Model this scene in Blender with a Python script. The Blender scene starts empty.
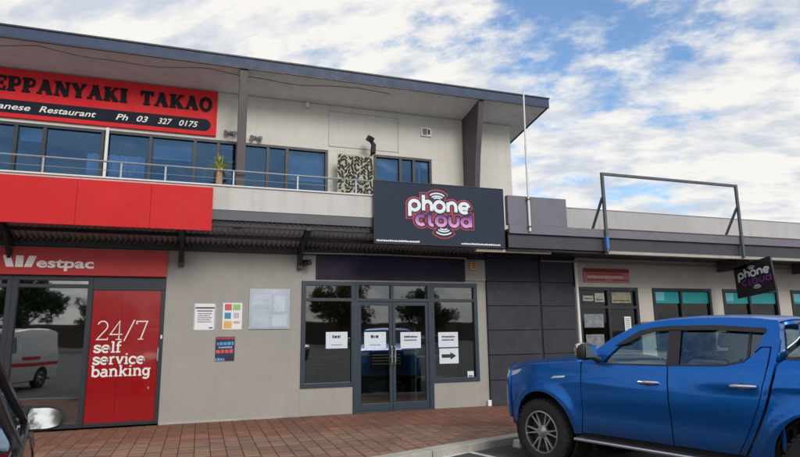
import bpy, bmesh, math, random
import numpy as np
from mathutils import Matrix, Vector
from mathutils.geometry import delaunay_2d_cdt
random.seed(7)
sc = bpy.context.scene
col = sc.collection
R = math.radians

# ------------------------------------------------------------------ camera
CAM = Vector((0.0, -11.0, 1.5))
YAW, PITCH, ROLL = R(18.95), R(10.17), R(-0.70)
fw = Vector((math.sin(YAW)*math.cos(PITCH), math.cos(YAW)*math.cos(PITCH), math.sin(PITCH)))
rt = Vector((math.cos(YAW), -math.sin(YAW), 0.0))
up = rt.cross(fw)
r2 = math.cos(ROLL)*rt + math.sin(ROLL)*up
u2 = -math.sin(ROLL)*rt + math.cos(ROLL)*up
cam = bpy.data.cameras.new('camera')
cam.sensor_width = 36.0
cam.lens = 578.0/800.0*36.0
cam.clip_start = 0.05
cam.clip_end = 2000.0
camo = bpy.data.objects.new('camera', cam)
col.objects.link(camo)
mw = Matrix((r2, u2, -fw)).transposed().to_4x4()
mw.translation = CAM
camo.matrix_world = mw
sc.camera = camo

# ------------------------------------------------------------------ sky and sun
SUN_AZ, SUN_EL = R(170.0), R(31.0)        # azimuth measured from +Y towards +X
CLOUD_LO, CLOUD_HI = (3.9, 4.2, 4.75), (6.0, 5.85, 5.55)
SKY_SAT, SKY_VAL = 1.2, 1.32
world = bpy.data.worlds.new('World')
sc.world = world
world.use_nodes = True
wn, wl = world.node_tree.nodes, world.node_tree.links
wn.clear()
def wnode(t, **k):
    n = wn.new(t)
    for a, b in k.items():
        setattr(n, a, b)
    return n
sky = wnode('ShaderNodeTexSky', sky_type='NISHITA', sun_disc=False)
sky.sun_elevation = SUN_EL
sky.sun_rotation = SUN_AZ
sky.air_density = 1.0
sky.dust_density = 1.2
sky.ozone_density = 1.5
tc = wnode('ShaderNodeTexCoord')
sep = wnode('ShaderNodeSeparateXYZ')
wl.new(tc.outputs['Generated'], sep.inputs[0])
def wmath(op, a, b=None, clamp=False):
    n = wnode('ShaderNodeMath', operation=op)
    n.use_clamp = clamp
    for i, v in enumerate((a, b)):
        if v is None:
            continue
        if isinstance(v, (int, float)):
            n.inputs[i].default_value = v
        else:
            wl.new(v, n.inputs[i])
    return n.outputs[0]
zz = wmath('ADD', wmath('MAXIMUM', sep.outputs[2], 0.0), 0.36)
cx = wmath('DIVIDE', sep.outputs[0], zz)
cy = wmath('DIVIDE', sep.outputs[1], zz)
comb = wnode('ShaderNodeCombineXYZ')
wl.new(cx, comb.inputs[0]); wl.new(cy, comb.inputs[1])
def cloud_noise(scale, detail, rough, off, dist=0.0, stretch=1.0, rot=35.0):
    r_ = wnode('ShaderNodeMapping')
    r_.inputs['Rotation'].default_value = (0, 0, R(rot))
    wl.new(comb.outputs[0], r_.inputs[0])
    m = wnode('ShaderNodeMapping')
    m.inputs['Location'].default_value = off
    m.inputs['Scale'].default_value = (1.0, stretch, 1.0)
    wl.new(r_.outputs[0], m.inputs[0])
    n = wnode('ShaderNodeTexNoise')
    n.inputs['Scale'].default_value = scale
    n.inputs['Detail'].default_value = detail
    n.inputs['Roughness'].default_value = rough
    n.inputs['Distortion'].default_value = dist
    wl.new(m.outputs[0], n.inputs['Vector'])
    return n.outputs['Fac']
def wrange(v, a, b, c, d, smooth=True):
    q = wnode('ShaderNodeMapRange')
    if smooth: q.interpolation_type = 'SMOOTHSTEP'
    for k, x in zip(('From Min', 'From Max', 'To Min', 'To Max'), (a, b, c, d)): q.inputs[k].default_value = x
    wl.new(v, q.inputs['Value'])
    return q.outputs[0]
def wmix(f, a, b):
    q = wnode('ShaderNodeMix', data_type='RGBA')
    wl.new(f, q.inputs['Factor'])
    for k, x in (('A', a), ('B', b)):
        if isinstance(x, tuple): q.inputs[k].default_value = (*x, 1)
        else: wl.new(x, q.inputs[k])
    return q.outputs['Result']
OX, OY = 10.3, 3.05
big = cloud_noise(1.0, 2.0, 0.5, (OX, OY, 0.0), 0.0, 1.2)
mid = cloud_noise(3.2, 9.0, 0.60, (1.3, 4.2, 2.0), 0.0, 1.3)
puff = cloud_noise(10.0, 7.0, 0.62, (8.3, 2.2, 5.0), 0.0, 1.35)
dens = wmath('ADD', wmath('ADD', wmath('MULTIPLY', big, 0.9), wmath('MULTIPLY', mid, 0.66)), wmath('MULTIPLY', puff, 0.50))
cover = wrange(dens, 0.80, 0.985, 0.06, 0.98)
shn = cloud_noise(7.5, 6.0, 0.55, (4.4, 1.9, 9.0), 0.0, 1.8)
ccol = wmix(wrange(shn, 0.38, 0.57, 0.0, 1.0, False), CLOUD_LO, CLOUD_HI)
hsv = wnode('ShaderNodeHueSaturation')
hsv.inputs['Saturation'].default_value = SKY_SAT
hsv.inputs['Value'].default_value = SKY_VAL
wl.new(sky.outputs[0], hsv.inputs['Color'])
smix_out = wmix(cover, hsv.outputs[0], ccol)
bg = wnode('ShaderNodeBackground')
bg.inputs['Strength'].default_value = 0.10
wl.new(smix_out, bg.inputs['Color'])
wo = wnode('ShaderNodeOutputWorld')
wl.new(bg.outputs[0], wo.inputs[0])

sl = bpy.data.lights.new('sun', 'SUN')
sl.energy = 1.0
sl.angle = R(22.0)
sl.color = (1.0, 0.94, 0.86)
so = bpy.data.objects.new('sun', sl)
col.objects.link(so)
sd = Vector((math.sin(SUN_AZ)*math.cos(SUN_EL), math.cos(SUN_AZ)*math.cos(SUN_EL), math.sin(SUN_EL)))
so.rotation_euler = sd.to_track_quat('Z', 'Y').to_euler()
so.location = sd*60

sc.view_settings.view_transform = 'Standard'
sc.view_settings.look = 'None'
sc.view_settings.exposure = 0.68
sc.view_settings.gamma = 1.0
sc.view_settings.use_curve_mapping = False
sc.render.engine = 'CYCLES'
sc.cycles.max_bounces = 8
sc.cycles.transparent_max_bounces = 16
sc.cycles.use_denoising = True

# ------------------------------------------------------------------ helpers
def S(r, g, b):
    f = lambda c: (c/255/12.92 if c <= 10 else ((c/255+0.055)/1.055)**2.4)
    return (f(r), f(g), f(b), 1.0)

MATS = {}
def mat(name, c, rough=0.6, var=0.10, scale=5.0, bump=0.0, bscale=80.0, metal=0.0, coat=0.0, rand=0.0, dirt=0.0, spec=0.5, stain=0.0, dust=0.0):
    if name in MATS:
        return MATS[name]
    m = bpy.data.materials.new(name)
    m.use_nodes = True
    nt = m.node_tree; n = nt.nodes; l = nt.links
    p = n['Principled BSDF']
    p.inputs['Roughness'].default_value = rough
    p.inputs['Metallic'].default_value = metal
    p.inputs['Specular IOR Level'].default_value = spec
    p.inputs['Coat Weight'].default_value = coat
    p.inputs['Coat Roughness'].default_value = 0.04
    co = n.new('ShaderNodeTexCoord')
    vec = co.outputs['Object']
    def noise(s, d=5.0, r=0.6, stretch=None):
        v = vec
        if stretch:
            mp = n.new('ShaderNodeMapping'); mp.inputs['Scale'].default_value = stretch
            l.new(vec, mp.inputs[0]); v = mp.outputs[0]
        t = n.new('ShaderNodeTexNoise')
        t.inputs['Scale'].default_value = s; t.inputs['Detail'].default_value = d; t.inputs['Roughness'].default_value = r
        l.new(v, t.inputs['Vector'])
        return t.outputs['Fac']
    def mrange(v, a, b, c0, c1):
        r_ = n.new('ShaderNodeMapRange')
        for k, q in zip(('From Min', 'From Max', 'To Min', 'To Max'), (a, b, c0, c1)):
            r_.inputs[k].default_value = q
        l.new(v, r_.inputs['Value'])
        return r_.outputs[0]
    def mul(a, b):
        q = n.new('ShaderNodeMath'); q.operation = 'MULTIPLY'
        l.new(a, q.inputs[0]); l.new(b, q.inputs[1])
        return q.outputs[0]
    fac = mrange(noise(scale), 0.3, 0.7, 1-var, 1+var)
    fac = mul(fac, mrange(noise(scale*9, 3.0), 0.3, 0.7, 1-var*0.5, 1+var*0.5))
    if rand:
        oi = n.new('ShaderNodeObjectInfo')
        fac = mul(fac, mrange(oi.outputs['Random'], 0, 1, 1-rand, 1+rand))
    vm = n.new('ShaderNodeVectorMath'); vm.operation = 'SCALE'
    vm.inputs[0].default_value = c[:3]
    l.new(fac, vm.inputs['Scale'])
    out = vm.outputs[0]
    if dirt:
        st = noise(2.2, 6.0, 0.65, (2.5, 2.5, 0.22))
        bl = noise(0.9, 5.0, 0.6)
        f2 = mul(mrange(st, 0.48, 0.75, 0, 1), mrange(bl, 0.35, 0.65, 0.2, 1.0))
        sm = n.new('ShaderNodeMath'); sm.operation = 'MULTIPLY'; sm.use_clamp = True
        l.new(f2, sm.inputs[0]); sm.inputs[1].default_value = dirt
        mx = n.new('ShaderNodeMix'); mx.data_type = 'RGBA'
        l.new(sm.outputs[0], mx.inputs['Factor'])
        l.new(out, mx.inputs['A'])
        mx.inputs['B'].default_value = (c[0]*0.42, c[1]*0.39, c[2]*0.34, 1)
        out = mx.outputs['Result']
    if stain:      # patches and gum spots that run across neighbouring pieces
        g = n.new('ShaderNodeNewGeometry')
        keep, vec = vec, g.outputs['Position']
        pa = mrange(noise(0.9, 6.0, 0.62), 0.46, 0.66, 0.0, 1.0)
        vec = keep
        vo = n.new('ShaderNodeTexVoronoi'); vo.inputs['Scale'].default_value = 3.2
        l.new(g.outputs['Position'], vo.inputs['Vector'])
        sp = mrange(vo.outputs['Distance'], 0.05, 0.075, 0.9, 0.0)
        mxs = n.new('ShaderNodeMath'); mxs.operation = 'MAXIMUM'; mxs.use_clamp = True
        l.new(pa, mxs.inputs[0]); l.new(sp, mxs.inputs[1])
        sc2 = n.new('ShaderNodeMath'); sc2.operation = 'MULTIPLY'; sc2.use_clamp = True
        l.new(mxs.outputs[0], sc2.inputs[0]); sc2.inputs[1].default_value = stain
        mx = n.new('ShaderNodeMix'); mx.data_type = 'RGBA'
        l.new(sc2.outputs[0], mx.inputs['Factor']); l.new(out, mx.inputs['A'])
        mx.inputs['B'].default_value = (c[0]*0.45, c[1]*0.48, c[2]*0.52, 1)
        out = mx.outputs['Result']
    if dust:       # road film on the lower panels of a vehicle
        sz = n.new('ShaderNodeSeparateXYZ'); l.new(co.outputs['Object'], sz.inputs[0])
        f3 = mul(mrange(sz.outputs[2], 0.42, 0.78, 1.0, 0.0), mrange(noise(7.0, 6.0, 0.65), 0.35, 0.65, 0.25, 1.0))
        sc3 = n.new('ShaderNodeMath'); sc3.operation = 'MULTIPLY'; sc3.use_clamp = True
        l.new(f3, sc3.inputs[0]); sc3.inputs[1].default_value = dust
        mx = n.new('ShaderNodeMix'); mx.data_type = 'RGBA'
        l.new(sc3.outputs[0], mx.inputs['Factor']); l.new(out, mx.inputs['A'])
        mx.inputs['B'].default_value = (0.13, 0.12, 0.10, 1)
        out = mx.outputs['Result']
    l.new(out, p.inputs['Base Color'])
    rr = mrange(noise(scale*2.3, 4.0), 0.3, 0.7, max(0.02, rough-0.08*rough-0.02), min(1, rough+0.12*rough+0.02))
    l.new(rr, p.inputs['Roughness'])
    if bump:
        b = n.new('ShaderNodeBump'); b.inputs['Strength'].default_value = bump; b.inputs['Distance'].default_value = 0.01
        l.new(noise(bscale, 4.0, 0.65), b.inputs['Height'])
        l.new(b.outputs[0], p.inputs['Normal'])
    MATS[name] = m
    return m

def glass(name, tint=(0.8, 0.85, 0.85), base=0.05, gloss=(1, 1, 1), opac=0.0, body=(0.02, 0.03, 0.04), wavy=0.0):
    """pane: clear (tinted) transmission plus a mirror reflection that grows towards grazing"""
    if name in MATS:
        return MATS[name]
    m = bpy.data.materials.new(name); m.use_nodes = True
    n = m.node_tree.nodes; l = m.node_tree.links
    n.clear()
    o = n.new('ShaderNodeOutputMaterial')
    lw = n.new('ShaderNodeLayerWeight'); lw.inputs['Blend'].default_value = 0.5
    pw = n.new('ShaderNodeMath'); pw.operation = 'POWER'; pw.inputs[1].default_value = 5.0
    l.new(lw.outputs['Facing'], pw.inputs[0])
    ma = n.new('ShaderNodeMath'); ma.operation = 'MULTIPLY_ADD'; ma.use_clamp = True
    ma.inputs[1].default_value = 0.9; ma.inputs[2].default_value = base
    l.new(pw.outputs[0], ma.inputs[0])
    tr = n.new('ShaderNodeBsdfTransparent'); tr.inputs[0].default_value = (*tint, 1)
    df = n.new('ShaderNodeBsdfDiffuse'); df.inputs[0].default_value = (*body, 1)
    mb = n.new('ShaderNodeMixShader'); mb.inputs[0].default_value = opac
    l.new(tr.outputs[0], mb.inputs[1]); l.new(df.outputs[0], mb.inputs[2])
    gl = n.new('ShaderNodeBsdfAnisotropic'); gl.inputs['Roughness'].default_value = 0.02
    gl.inputs['Color'].default_value = (*gloss, 1)
    if wavy:
        co = n.new('ShaderNodeTexCoord')
        nz = n.new('ShaderNodeTexNoise'); nz.inputs['Scale'].default_value = 1.4; nz.inputs['Detail'].default_value = 1.0
        l.new(co.outputs['Object'], nz.inputs['Vector'])
        bp = n.new('ShaderNodeBump'); bp.inputs['Strength'].default_value = wavy; bp.inputs['Distance'].default_value = 0.02
        l.new(nz.outputs['Fac'], bp.inputs['Height']); l.new(bp.outputs[0], gl.inputs['Normal'])
    mx = n.new('ShaderNodeMixShader')
    l.new(ma.outputs[0], mx.inputs[0]); l.new(mb.outputs[0], mx.inputs[1]); l.new(gl.outputs[0], mx.inputs[2])
    l.new(mx.outputs[0], o.inputs[0])
    MATS[name] = m
    return m

def tag(o, label=None, cat=None, group=None, kind=None):
    if label: o['label'] = label
    if cat: o['category'] = cat
    if group: o['group'] = group
    if kind: o['kind'] = kind
    return o

def thing(name, label, cat, loc=(0, 0, 0), rotz=0.0, group=None):
    o = bpy.data.objects.new(name, None)
    o.empty_display_size = 0.2
    col.objects.link(o)
    o.location = loc
    o.rotation_euler = (0, 0, rotz)
    return tag(o, label, cat, group)

class MB:
    """collects shapes; build() links them as one mesh object"""
    def __init__(s):
        s.v = []; s.f = []
    def add(s, vs, fs):
        b = len(s.v)
        s.v += [tuple(p) for p in vs]
        s.f += [tuple(i+b for i in f) for f in fs]
        return s
    def box(s, x0, x1, y0, y1, z0, z1):
        return s.add([(x0,y0,z0),(x1,y0,z0),(x1,y1,z0),(x0,y1,z0),(x0,y0,z1),(x1,y0,z1),(x1,y1,z1),(x0,y1,z1)],
                     [(0,3,2,1),(4,5,6,7),(0,1,5,4),(1,2,6,5),(2,3,7,6),(3,0,4,7)])
    def beam(s, p, q, w, h, upv=(0,0,1)):
        p, q = Vector(p), Vector(q); d = (q-p).normalized()
        a = d.cross(Vector(upv))
        if a.length < 1e-4: a = d.cross(Vector((1,0,0)))
        a.normalize(); b = a.cross(d).normalized()
        vs = []
        for c in (p, q):
            for i, j in ((-1,-1),(1,-1),(1,1),(-1,1)):
                vs.append(c + a*(w/2*i) + b*(h/2*j))
        return s.add(vs, [(0,1,2,3),(7,6,5,4),(0,4,5,1),(1,5,6,2),(2,6,7,3),(3,7,4,0)])
    def tube(s, pts, r, n=8, cap=True):
        pts = [Vector(p) for p in pts]; N = len(pts)
        rs = r if isinstance(r, (list, tuple)) else [r]*N
        vs = []; fs = []
        for i, p in enumerate(pts):
            d = (pts[min(i+1, N-1)] - pts[max(i-1, 0)]).normalized()
            ref = Vector((0,0,1)) if abs(d.z) < 0.9 else Vector((1,0,0))
            a = d.cross(ref).normalized(); b = d.cross(a).normalized()
            for k in range(n):
                t = 2*math.pi*k/n
                vs.append(p + (a*math.cos(t) + b*math.sin(t))*rs[i])
        for i in range(N-1):
            for k in range(n):
                k2 = (k+1) % n
                fs.append((i*n+k, (i+1)*n+k, (i+1)*n+k2, i*n+k2))
        if cap:
            fs.append(tuple(range(n))); fs.append(tuple((N-1)*n+k for k in reversed(range(n))))
        return s.add(vs, fs)
    def lathe(s, prof, n=32, axis='y', c=(0,0,0), closed=False):
        vs = []; fs = []; P = len(prof)
        for k in range(n):
            t = 2*math.pi*k/n
            for r, h in prof:
                if axis == 'y': vs.append((c[0]+r*math.cos(t), c[1]+h, c[2]+r*math.sin(t)))
                elif axis == 'z': vs.append((c[0]+r*math.cos(t), c[1]+r*math.sin(t), c[2]+h))
        for k in range(n):
            k2 = (k+1) % n
            for j in range(P if closed else P-1):
                j2 = (j+1) % P
                fs.append((k*P+j, k*P+j2, k2*P+j2, k2*P+j))
        return s.add(vs, fs)
    def prism(s, poly, fn0, fn1):
        """poly: 2D outline; fn0/fn1 map (a,b) to the two faces"""
        n = len(poly)
        vs = [fn0(*p) for p in poly] + [fn1(*p) for p in poly]
        return s.add(vs, [tuple(range(n)), tuple(range(2*n-1, n-1, -1))] + [(i, i+n, (i+1) % n + n, (i+1) % n) for i in range(n)])
    def grid(s, fn, nu, nv, flip=False):
        vs = [fn(i/nu, j/nv) for j in range(nv+1) for i in range(nu+1)]
        fs = []
        for j in range(nv):
            for i in range(nu):
                a = j*(nu+1)+i
                q = (a, a+1, a+nu+2, a+nu+1)
                fs.append(q[::-1] if flip else q)
        return s.add(vs, fs)
    def build(s, name, m, parent=None, smooth=False, bevel=0.0, solid=0.0, local=False, loc=None, recalc=True, seg=2):
        me = bpy.data.meshes.new(name)
        me.from_pydata([tuple(v) for v in s.v], [], s.f)
        if recalc:
            bm = bmesh.new(); bm.from_mesh(me)
            bmesh.ops.recalc_face_normals(bm, faces=bm.faces)
            bm.to_mesh(me); bm.free()
        if m: me.materials.append(m)
        return link(name, me, parent, smooth, bevel, solid, local, loc, seg)

def link(name, me, parent=None, smooth=False, bevel=0.0, solid=0.0, local=False, loc=None, seg=2):
    o = bpy.data.objects.new(name, me)
    col.objects.link(o)
    if smooth:
        me.polygons.foreach_set('use_smooth', [True]*len(me.polygons))
        me.update()
        try: me.set_sharp_from_angle(angle=R(38))
        except Exception: pass
    if solid:
        sm = o.modifiers.new('solid', 'SOLIDIFY'); sm.thickness = solid; sm.offset = -1.0
    if bevel:
        bv = o.modifiers.new('bevel', 'BEVEL'); bv.width = bevel; bv.segments = seg; bv.limit_method = 'ANGLE'; bv.angle_limit = R(40)
    if loc is not None: o.location = loc
    if parent:
        o.parent = parent
        if not local:      # mesh is in world coordinates
            root = parent
            off = Vector((0,0,0))
            while root is not None:
                if root.type == 'EMPTY': off += Vector(root.location)
                root = root.parent
            if parent.type == 'EMPTY':
                o.location = Vector(o.location) - off
            # a part of a part: the part already carries the offset
    return o

def box(name, m, parent, x0, x1, y0, y1, z0, z1, bevel=0.004):
    return MB().box(min(x0,x1), max(x0,x1), min(y0,y1), max(y0,y1), min(z0,z1), max(z0,z1)).build(name, m, parent, bevel=bevel)

def copy_tree(o, parent=None):
    c = o.copy(); col.objects.link(c)
    if parent: c.parent = parent
    for ch in list(o.children):
        copy_tree(ch, c)
    return c

# ---------------------------------------------------------------- lettering
def arc(cx, cy, rx, ry, a0, a1, n=10):
    return [(cx+rx*math.cos(R(a0+(a1-a0)*i/n)), cy+ry*math.sin(R(a0+(a1-a0)*i/n))) for i in range(n+1)]
def stroke(mb, pts, w, to3, depth, closed=False, cap=False):
    """a ribbon of width w along 2D pts, raised from depth 0 to depth"""
    P = [Vector((p[0], p[1])) for p in pts]; n = len(P)
    L = []; Rr = []
    for i in range(n):
        if closed:
            a = P[(i-1) % n]; b = P[(i+1) % n]
        else:
            a = P[max(i-1, 0)]; b = P[min(i+1, n-1)]
        d1 = (P[i]-a); d2 = (b-P[i])
        if d1.length < 1e-9: d1 = d2
        if d2.length < 1e-9: d2 = d1
        d1.normalize(); d2.normalize()
        t = (d1+d2)
        t = t.normalized() if t.length > 1e-6 else d1
        nn = Vector((-t.y, t.x))
        k = 1.0/max(0.45, nn.dot(Vector((-d1.y, d1.x))))
        q = P[i]
        if cap and not closed and i in (0, n-1):
            q = q + (t*(-w*0.35) if i == 0 else t*(w*0.35))
        L.append(q+nn*w/2*k); Rr.append(q-nn*w/2*k)
    m = n if closed else n-1
    vs = [to3(p.x, p.y, depth) for p in L] + [to3(p.x, p.y, depth) for p in Rr] + [to3(p.x, p.y, 0) for p in L] + [to3(p.x, p.y, 0) for p in Rr]
    fs = []
    for i in range(m):
        j = (i+1) % n
        fs += [(i, j, n+j, n+i), (i, 2*n+i, 2*n+j, j), (n+i, n+j, 3*n+j, 3*n+i)]
    if not closed:
        fs += [(0, n, 3*n, 2*n), (n-1, 2*n+n-1, 3*n+n-1, n+n-1)]
    mb.add(vs, fs)

def font_mesh(text, size, bold=0.0, shear=0.0, extrude=0.003, width=None, spacing=1.0):
    c = bpy.data.curves.new('t', 'FONT')
    c.body = text; c.size = size; c.offset = bold; c.shear = shear; c.extrude = extrude; c.space_character = spacing
    c.resolution_u = 3
    o = bpy.data.objects.new('t', c); col.objects.link(o)
    dg = bpy.context.evaluated_depsgraph_get()
    me = bpy.data.meshes.new_from_object(o.evaluated_get(dg))
    bpy.data.objects.remove(o)
    vs = [v.co.copy() for v in me.vertices]; fs = [tuple(p.vertices) for p in me.polygons]
    bpy.data.meshes.remove(me)
    if width and vs:
        x0 = min(v.x for v in vs); x1 = max(v.x for v in vs); k = width/(x1-x0)
        for v in vs: v.x = (v.x-x0)*k
    return vs, fs
def text_on_wall(name, text, m, parent, x, z, y, size, width=None, bold=0.0, shear=0.0, depth=0.004, slope=0.0):
    vs, fs = font_mesh(text, size, bold, shear, depth/2, width)
    mb = MB().add([(x+v.x, y-v.z, z+v.y+slope*v.x) for v in vs], fs)
    return mb.build(name, m, parent)
# ================================================================ materials
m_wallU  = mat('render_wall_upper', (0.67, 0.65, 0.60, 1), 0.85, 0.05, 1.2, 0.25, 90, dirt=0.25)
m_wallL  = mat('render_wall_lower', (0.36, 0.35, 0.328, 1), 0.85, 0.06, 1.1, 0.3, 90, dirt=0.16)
m_wallR  = mat('render_wall_cream', (0.55, 0.52, 0.47, 1), 0.85, 0.06, 1.1, 0.25, 90, dirt=0.25)
m_parapet= mat('parapet_white', (0.60, 0.595, 0.575, 1), 0.8, 0.05, 1.0, 0.2, 80, dirt=0.45)
m_fascia = mat('fascia_slate', S(54, 70, 100), 0.5, 0.06, 2.0, dirt=0.2, spec=0.35)
m_soffit = mat('soffit_lining', (0.86, 0.84, 0.81, 1), 0.9, 0.06, 1.5, 0.1, 60, dirt=0.3)
m_roof   = mat('roof_metal', S(110, 118, 128), 0.5, 0.08, 2.0)
m_brown  = mat('post_brown', S(84, 76, 80), 0.6, 0.08, 3.0, 0.1)
m_alu    = mat('frame_slate', S(46, 58, 72), 0.42, 0.05, 4.0)
m_aludk  = mat('frame_dark', S(38, 44, 54), 0.42, 0.05, 4.0)
m_red    = mat('panel_red', S(204, 28, 34), 0.55, 0.06, 1.0, dirt=0.22, spec=0.3)
m_redv   = mat('vinyl_red', S(148, 14, 22), 0.2, 0.04, 2.0, coat=0.5)
m_redsg  = mat('sign_red', S(212, 36, 44), 0.6, 0.05, 1.6, spec=0.25, dirt=0.15)
m_navy   = mat('sign_band_navy', S(24, 32, 46), 0.6, 0.08, 3.0, spec=0.15)
m_white  = mat('paint_white', (0.78, 0.78, 0.77, 1), 0.5, 0.03, 4.0)
m_paper  = mat('paper_white', (0.80, 0.82, 0.84, 1), 0.7, 0.03, 4.0)
m_grey   = mat('awning_edge_grey', S(88, 92, 100), 0.5, 0.06, 2.0, dirt=0.3)
m_mauve  = mat('parapet_mauve', S(116, 114, 128), 0.6, 0.05, 2.0, dirt=0.2)
m_corr   = mat('corrugated_grey', S(168, 174, 182), 0.4, 0.14, 3.0)
m_beamdk = mat('steel_dark', S(36, 38, 46), 0.5, 0.10, 3.0)
m_purple = mat('panel_purple', S(36, 26, 54), 0.6, 0.10, 1.6, spec=0.3)
m_block  = mat('block_charcoal', S(64, 66, 75), 0.85, 0.14, 3.0, 0.9, 55, rand=0.09, dirt=0.35, spec=0.3)
m_joint  = mat('joint_dark', S(48, 49, 55), 0.9, 0.08, 3.0)
m_paver  = mat('paver_red', (0.255, 0.115, 0.075, 1), 0.8, 0.22, 5.0, 0.5, 110, rand=0.20, stain=0.55)
m_paver2 = mat('paver_brown', (0.26, 0.155, 0.11, 1), 0.8, 0.20, 5.0, 0.5, 110, rand=0.18, stain=0.55)
m_sand   = mat('joint_sand', (0.05, 0.04, 0.034, 1), 0.95, 0.2, 6.0)
m_conc   = mat('kerb_concrete', (0.44, 0.42, 0.38, 1), 0.85, 0.14, 3.0, 0.4, 90, stain=0.5)
m_asph   = mat('asphalt', (0.080, 0.080, 0.082, 1), 0.85, 0.22, 0.7, 0.8, 160, stain=0.4)
m_line   = mat('road_paint', (0.62, 0.62, 0.60, 1), 0.7, 0.22, 9.0, 0.2, 120)
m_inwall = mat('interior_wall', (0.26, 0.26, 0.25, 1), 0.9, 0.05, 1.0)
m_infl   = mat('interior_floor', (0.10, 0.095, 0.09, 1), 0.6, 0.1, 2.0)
m_inup   = mat('interior_blind', S(60, 84, 112), 0.9, 0.06, 2.0)
m_rail   = mat('rail_galvanised', S(150, 158, 168), 0.4, 0.06, 5.0, metal=0.5)
m_black  = mat('black_plastic', (0.02, 0.02, 0.022, 1), 0.5, 0.1, 8.0)
m_blackm = mat('sign_letter_black', (0.014, 0.012, 0.015, 1), 0.6, 0.1, 8.0, spec=0.12)
m_steel  = mat('steel_frame_paint', S(86, 92, 98), 0.5, 0.14, 6.0, dirt=0.3)
m_bluet  = mat('blue_tape', S(60, 120, 190), 0.5, 0.05, 6.0)
m_rust   = mat('rust_edge', S(120, 92, 82), 0.8, 0.2, 6.0)
m_cream  = mat('batten_cream', S(212, 200, 178), 0.6, 0.06, 4.0)
m_teal   = mat('teal_film', S(20, 150, 155), 0.5, 0.06, 3.0)
m_silver = mat('silver_trim', (0.62, 0.63, 0.65, 1), 0.25, 0.03, 6.0, metal=0.9)
g_shop   = glass('glass_shopfront', (0.62, 0.68, 0.70), 0.125, wavy=0.10)
g_bank   = glass('glass_bank', (0.5, 0.55, 0.58), 0.24, wavy=0.06)
g_up     = glass('glass_upper', (0.52, 0.66, 0.80), 0.12, (0.36, 0.64, 1.0), 0.05, (0.02, 0.07, 0.14), wavy=0.05)
g_right  = glass('glass_right', (0.5, 0.54, 0.54), 0.035, wavy=0.1)

# ================================================================ ground
def kerb_y(x):
    if x > 9.0: return -3.81 + (9.0-2.04)*0.3282
    return -3.81 + (x-2.04)*0.3282
tag(MB().add([(-400,-400,-0.10),(400,-400,-0.10),(400,400,-0.10),(-400,400,-0.10)], [(0,1,2,3)]).build('road', m_asph), kind='structure')
XL, XR = -12.0, 24.0
pv = MB()
pv.prism([(XL,0.25),(XL,kerb_y(XL)),(9.0,kerb_y(9.0)),(XR,kerb_y(XR)),(XR,0.25)], lambda a,b:(a,b,-0.2), lambda a,b:(a,b,-0.012))
pav = tag(pv.build('pavement', m_sand), kind='structure')
KW = 0.22
kd = Vector((1, 0.3282, 0)).normalized(); kn = Vector((kd.y, -kd.x, 0))
kerb = MB()
pth = [Vector((XL, kerb_y(XL), 0)), Vector((9.0, kerb_y(9.0), 0)), Vector((XR, kerb_y(XR), 0))]
KERB = tag(MB().prism([(XL, kerb_y(XL)), (9.0, kerb_y(9.0)), (XR, kerb_y(XR)), (XR, kerb_y(XR)-KW*0.9), (9.0+0.02, kerb_y(9.0)-KW*0.95), (XL, kerb_y(XL)-KW)],
                  lambda a,b:(a,b,-0.25), lambda a,b:(a,b,-0.035)).build('kerb', m_joint), kind='structure')
# kerb stones, one metre each
t = 0.0
Ltot = (pth[1]-pth[0]).length
while t < Ltot-0.3:
    a = pth[0]+kd*(t+0.006); b = pth[0]+kd*(min(t+1.2, Ltot)-0.006)
    jit = random.uniform(-0.003, 0.003)
    MB().add([(*(p+kn*o_).xy, z) for z in (-0.16, 0.004+jit) for p, o_ in ((a,0.004),(b,0.004),(b,KW),(a,KW))],
             [(0,1,2,3),(7,6,5,4),(0,4,5,1),(1,5,6,2),(2,6,7,3),(3,7,4,0)]).build('kerb_stone', m_conc, KERB, bevel=0.012)
    t += 1.2
# pavers: 200 x 400, long side square to the shop fronts
def clip_poly(poly):
    out = []
    f = lambda p: p[1]-(kerb_y(p[0])+0.006)
    for i in range(len(poly)):
        a, b = poly[i], poly[(i+1) % len(poly)]
        fa, fb = f(a), f(b)
        if fa >= 0: out.append(a)
        if (fa >= 0) != (fb >= 0):
            k = fa/(fa-fb); out.append((a[0]+(b[0]-a[0])*k, a[1]+(b[1]-a[1])*k))
    return out
PW, PL, G = 0.200, 0.200, 0.009
paves = []
nx = int((14.5-(-7.0))/PW)
for i in range(nx):
    x0 = -7.0+i*PW
    off = 0.0
    j = 0
    y1 = -0.004
    first = True
    while y1 > kerb_y(x0+PW):
        ln = (PL/2 if (first and off) else PL)
        y0 = y1-ln
        first = False
        r = [(x0+G/2, y0+G/2), (x0+PW-G/2, y0+G/2), (x0+PW-G/2, y1-G/2), (x0+G/2, y1-G/2)]
        full = all(p[1] >= kerb_y(p[0])+0.006 for p in r)
        q = r if full else clip_poly(r)
        if len(q) >= 3:
            paves.append((x0+PW/2, (y0+y1)/2, ln, full, q))
        y1 = y0
def in_view(x, y):
    d = Vector((x, y, 0))-CAM
    zc = d.dot(fw)
    if zc < 0.5: return False
    return abs(d.dot(r2)/zc*578) < 400 and abs(d.dot(u2)/zc*578) < 228
vis = sorted([p for p in paves if in_view(p[0], p[1]) and not (p[0] > 5.2 and p[1] < -2.0)], key=lambda p: (Vector((p[0], p[1], 0))-CAM).length)
near = set(id(p) for p in vis[:300])
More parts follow.
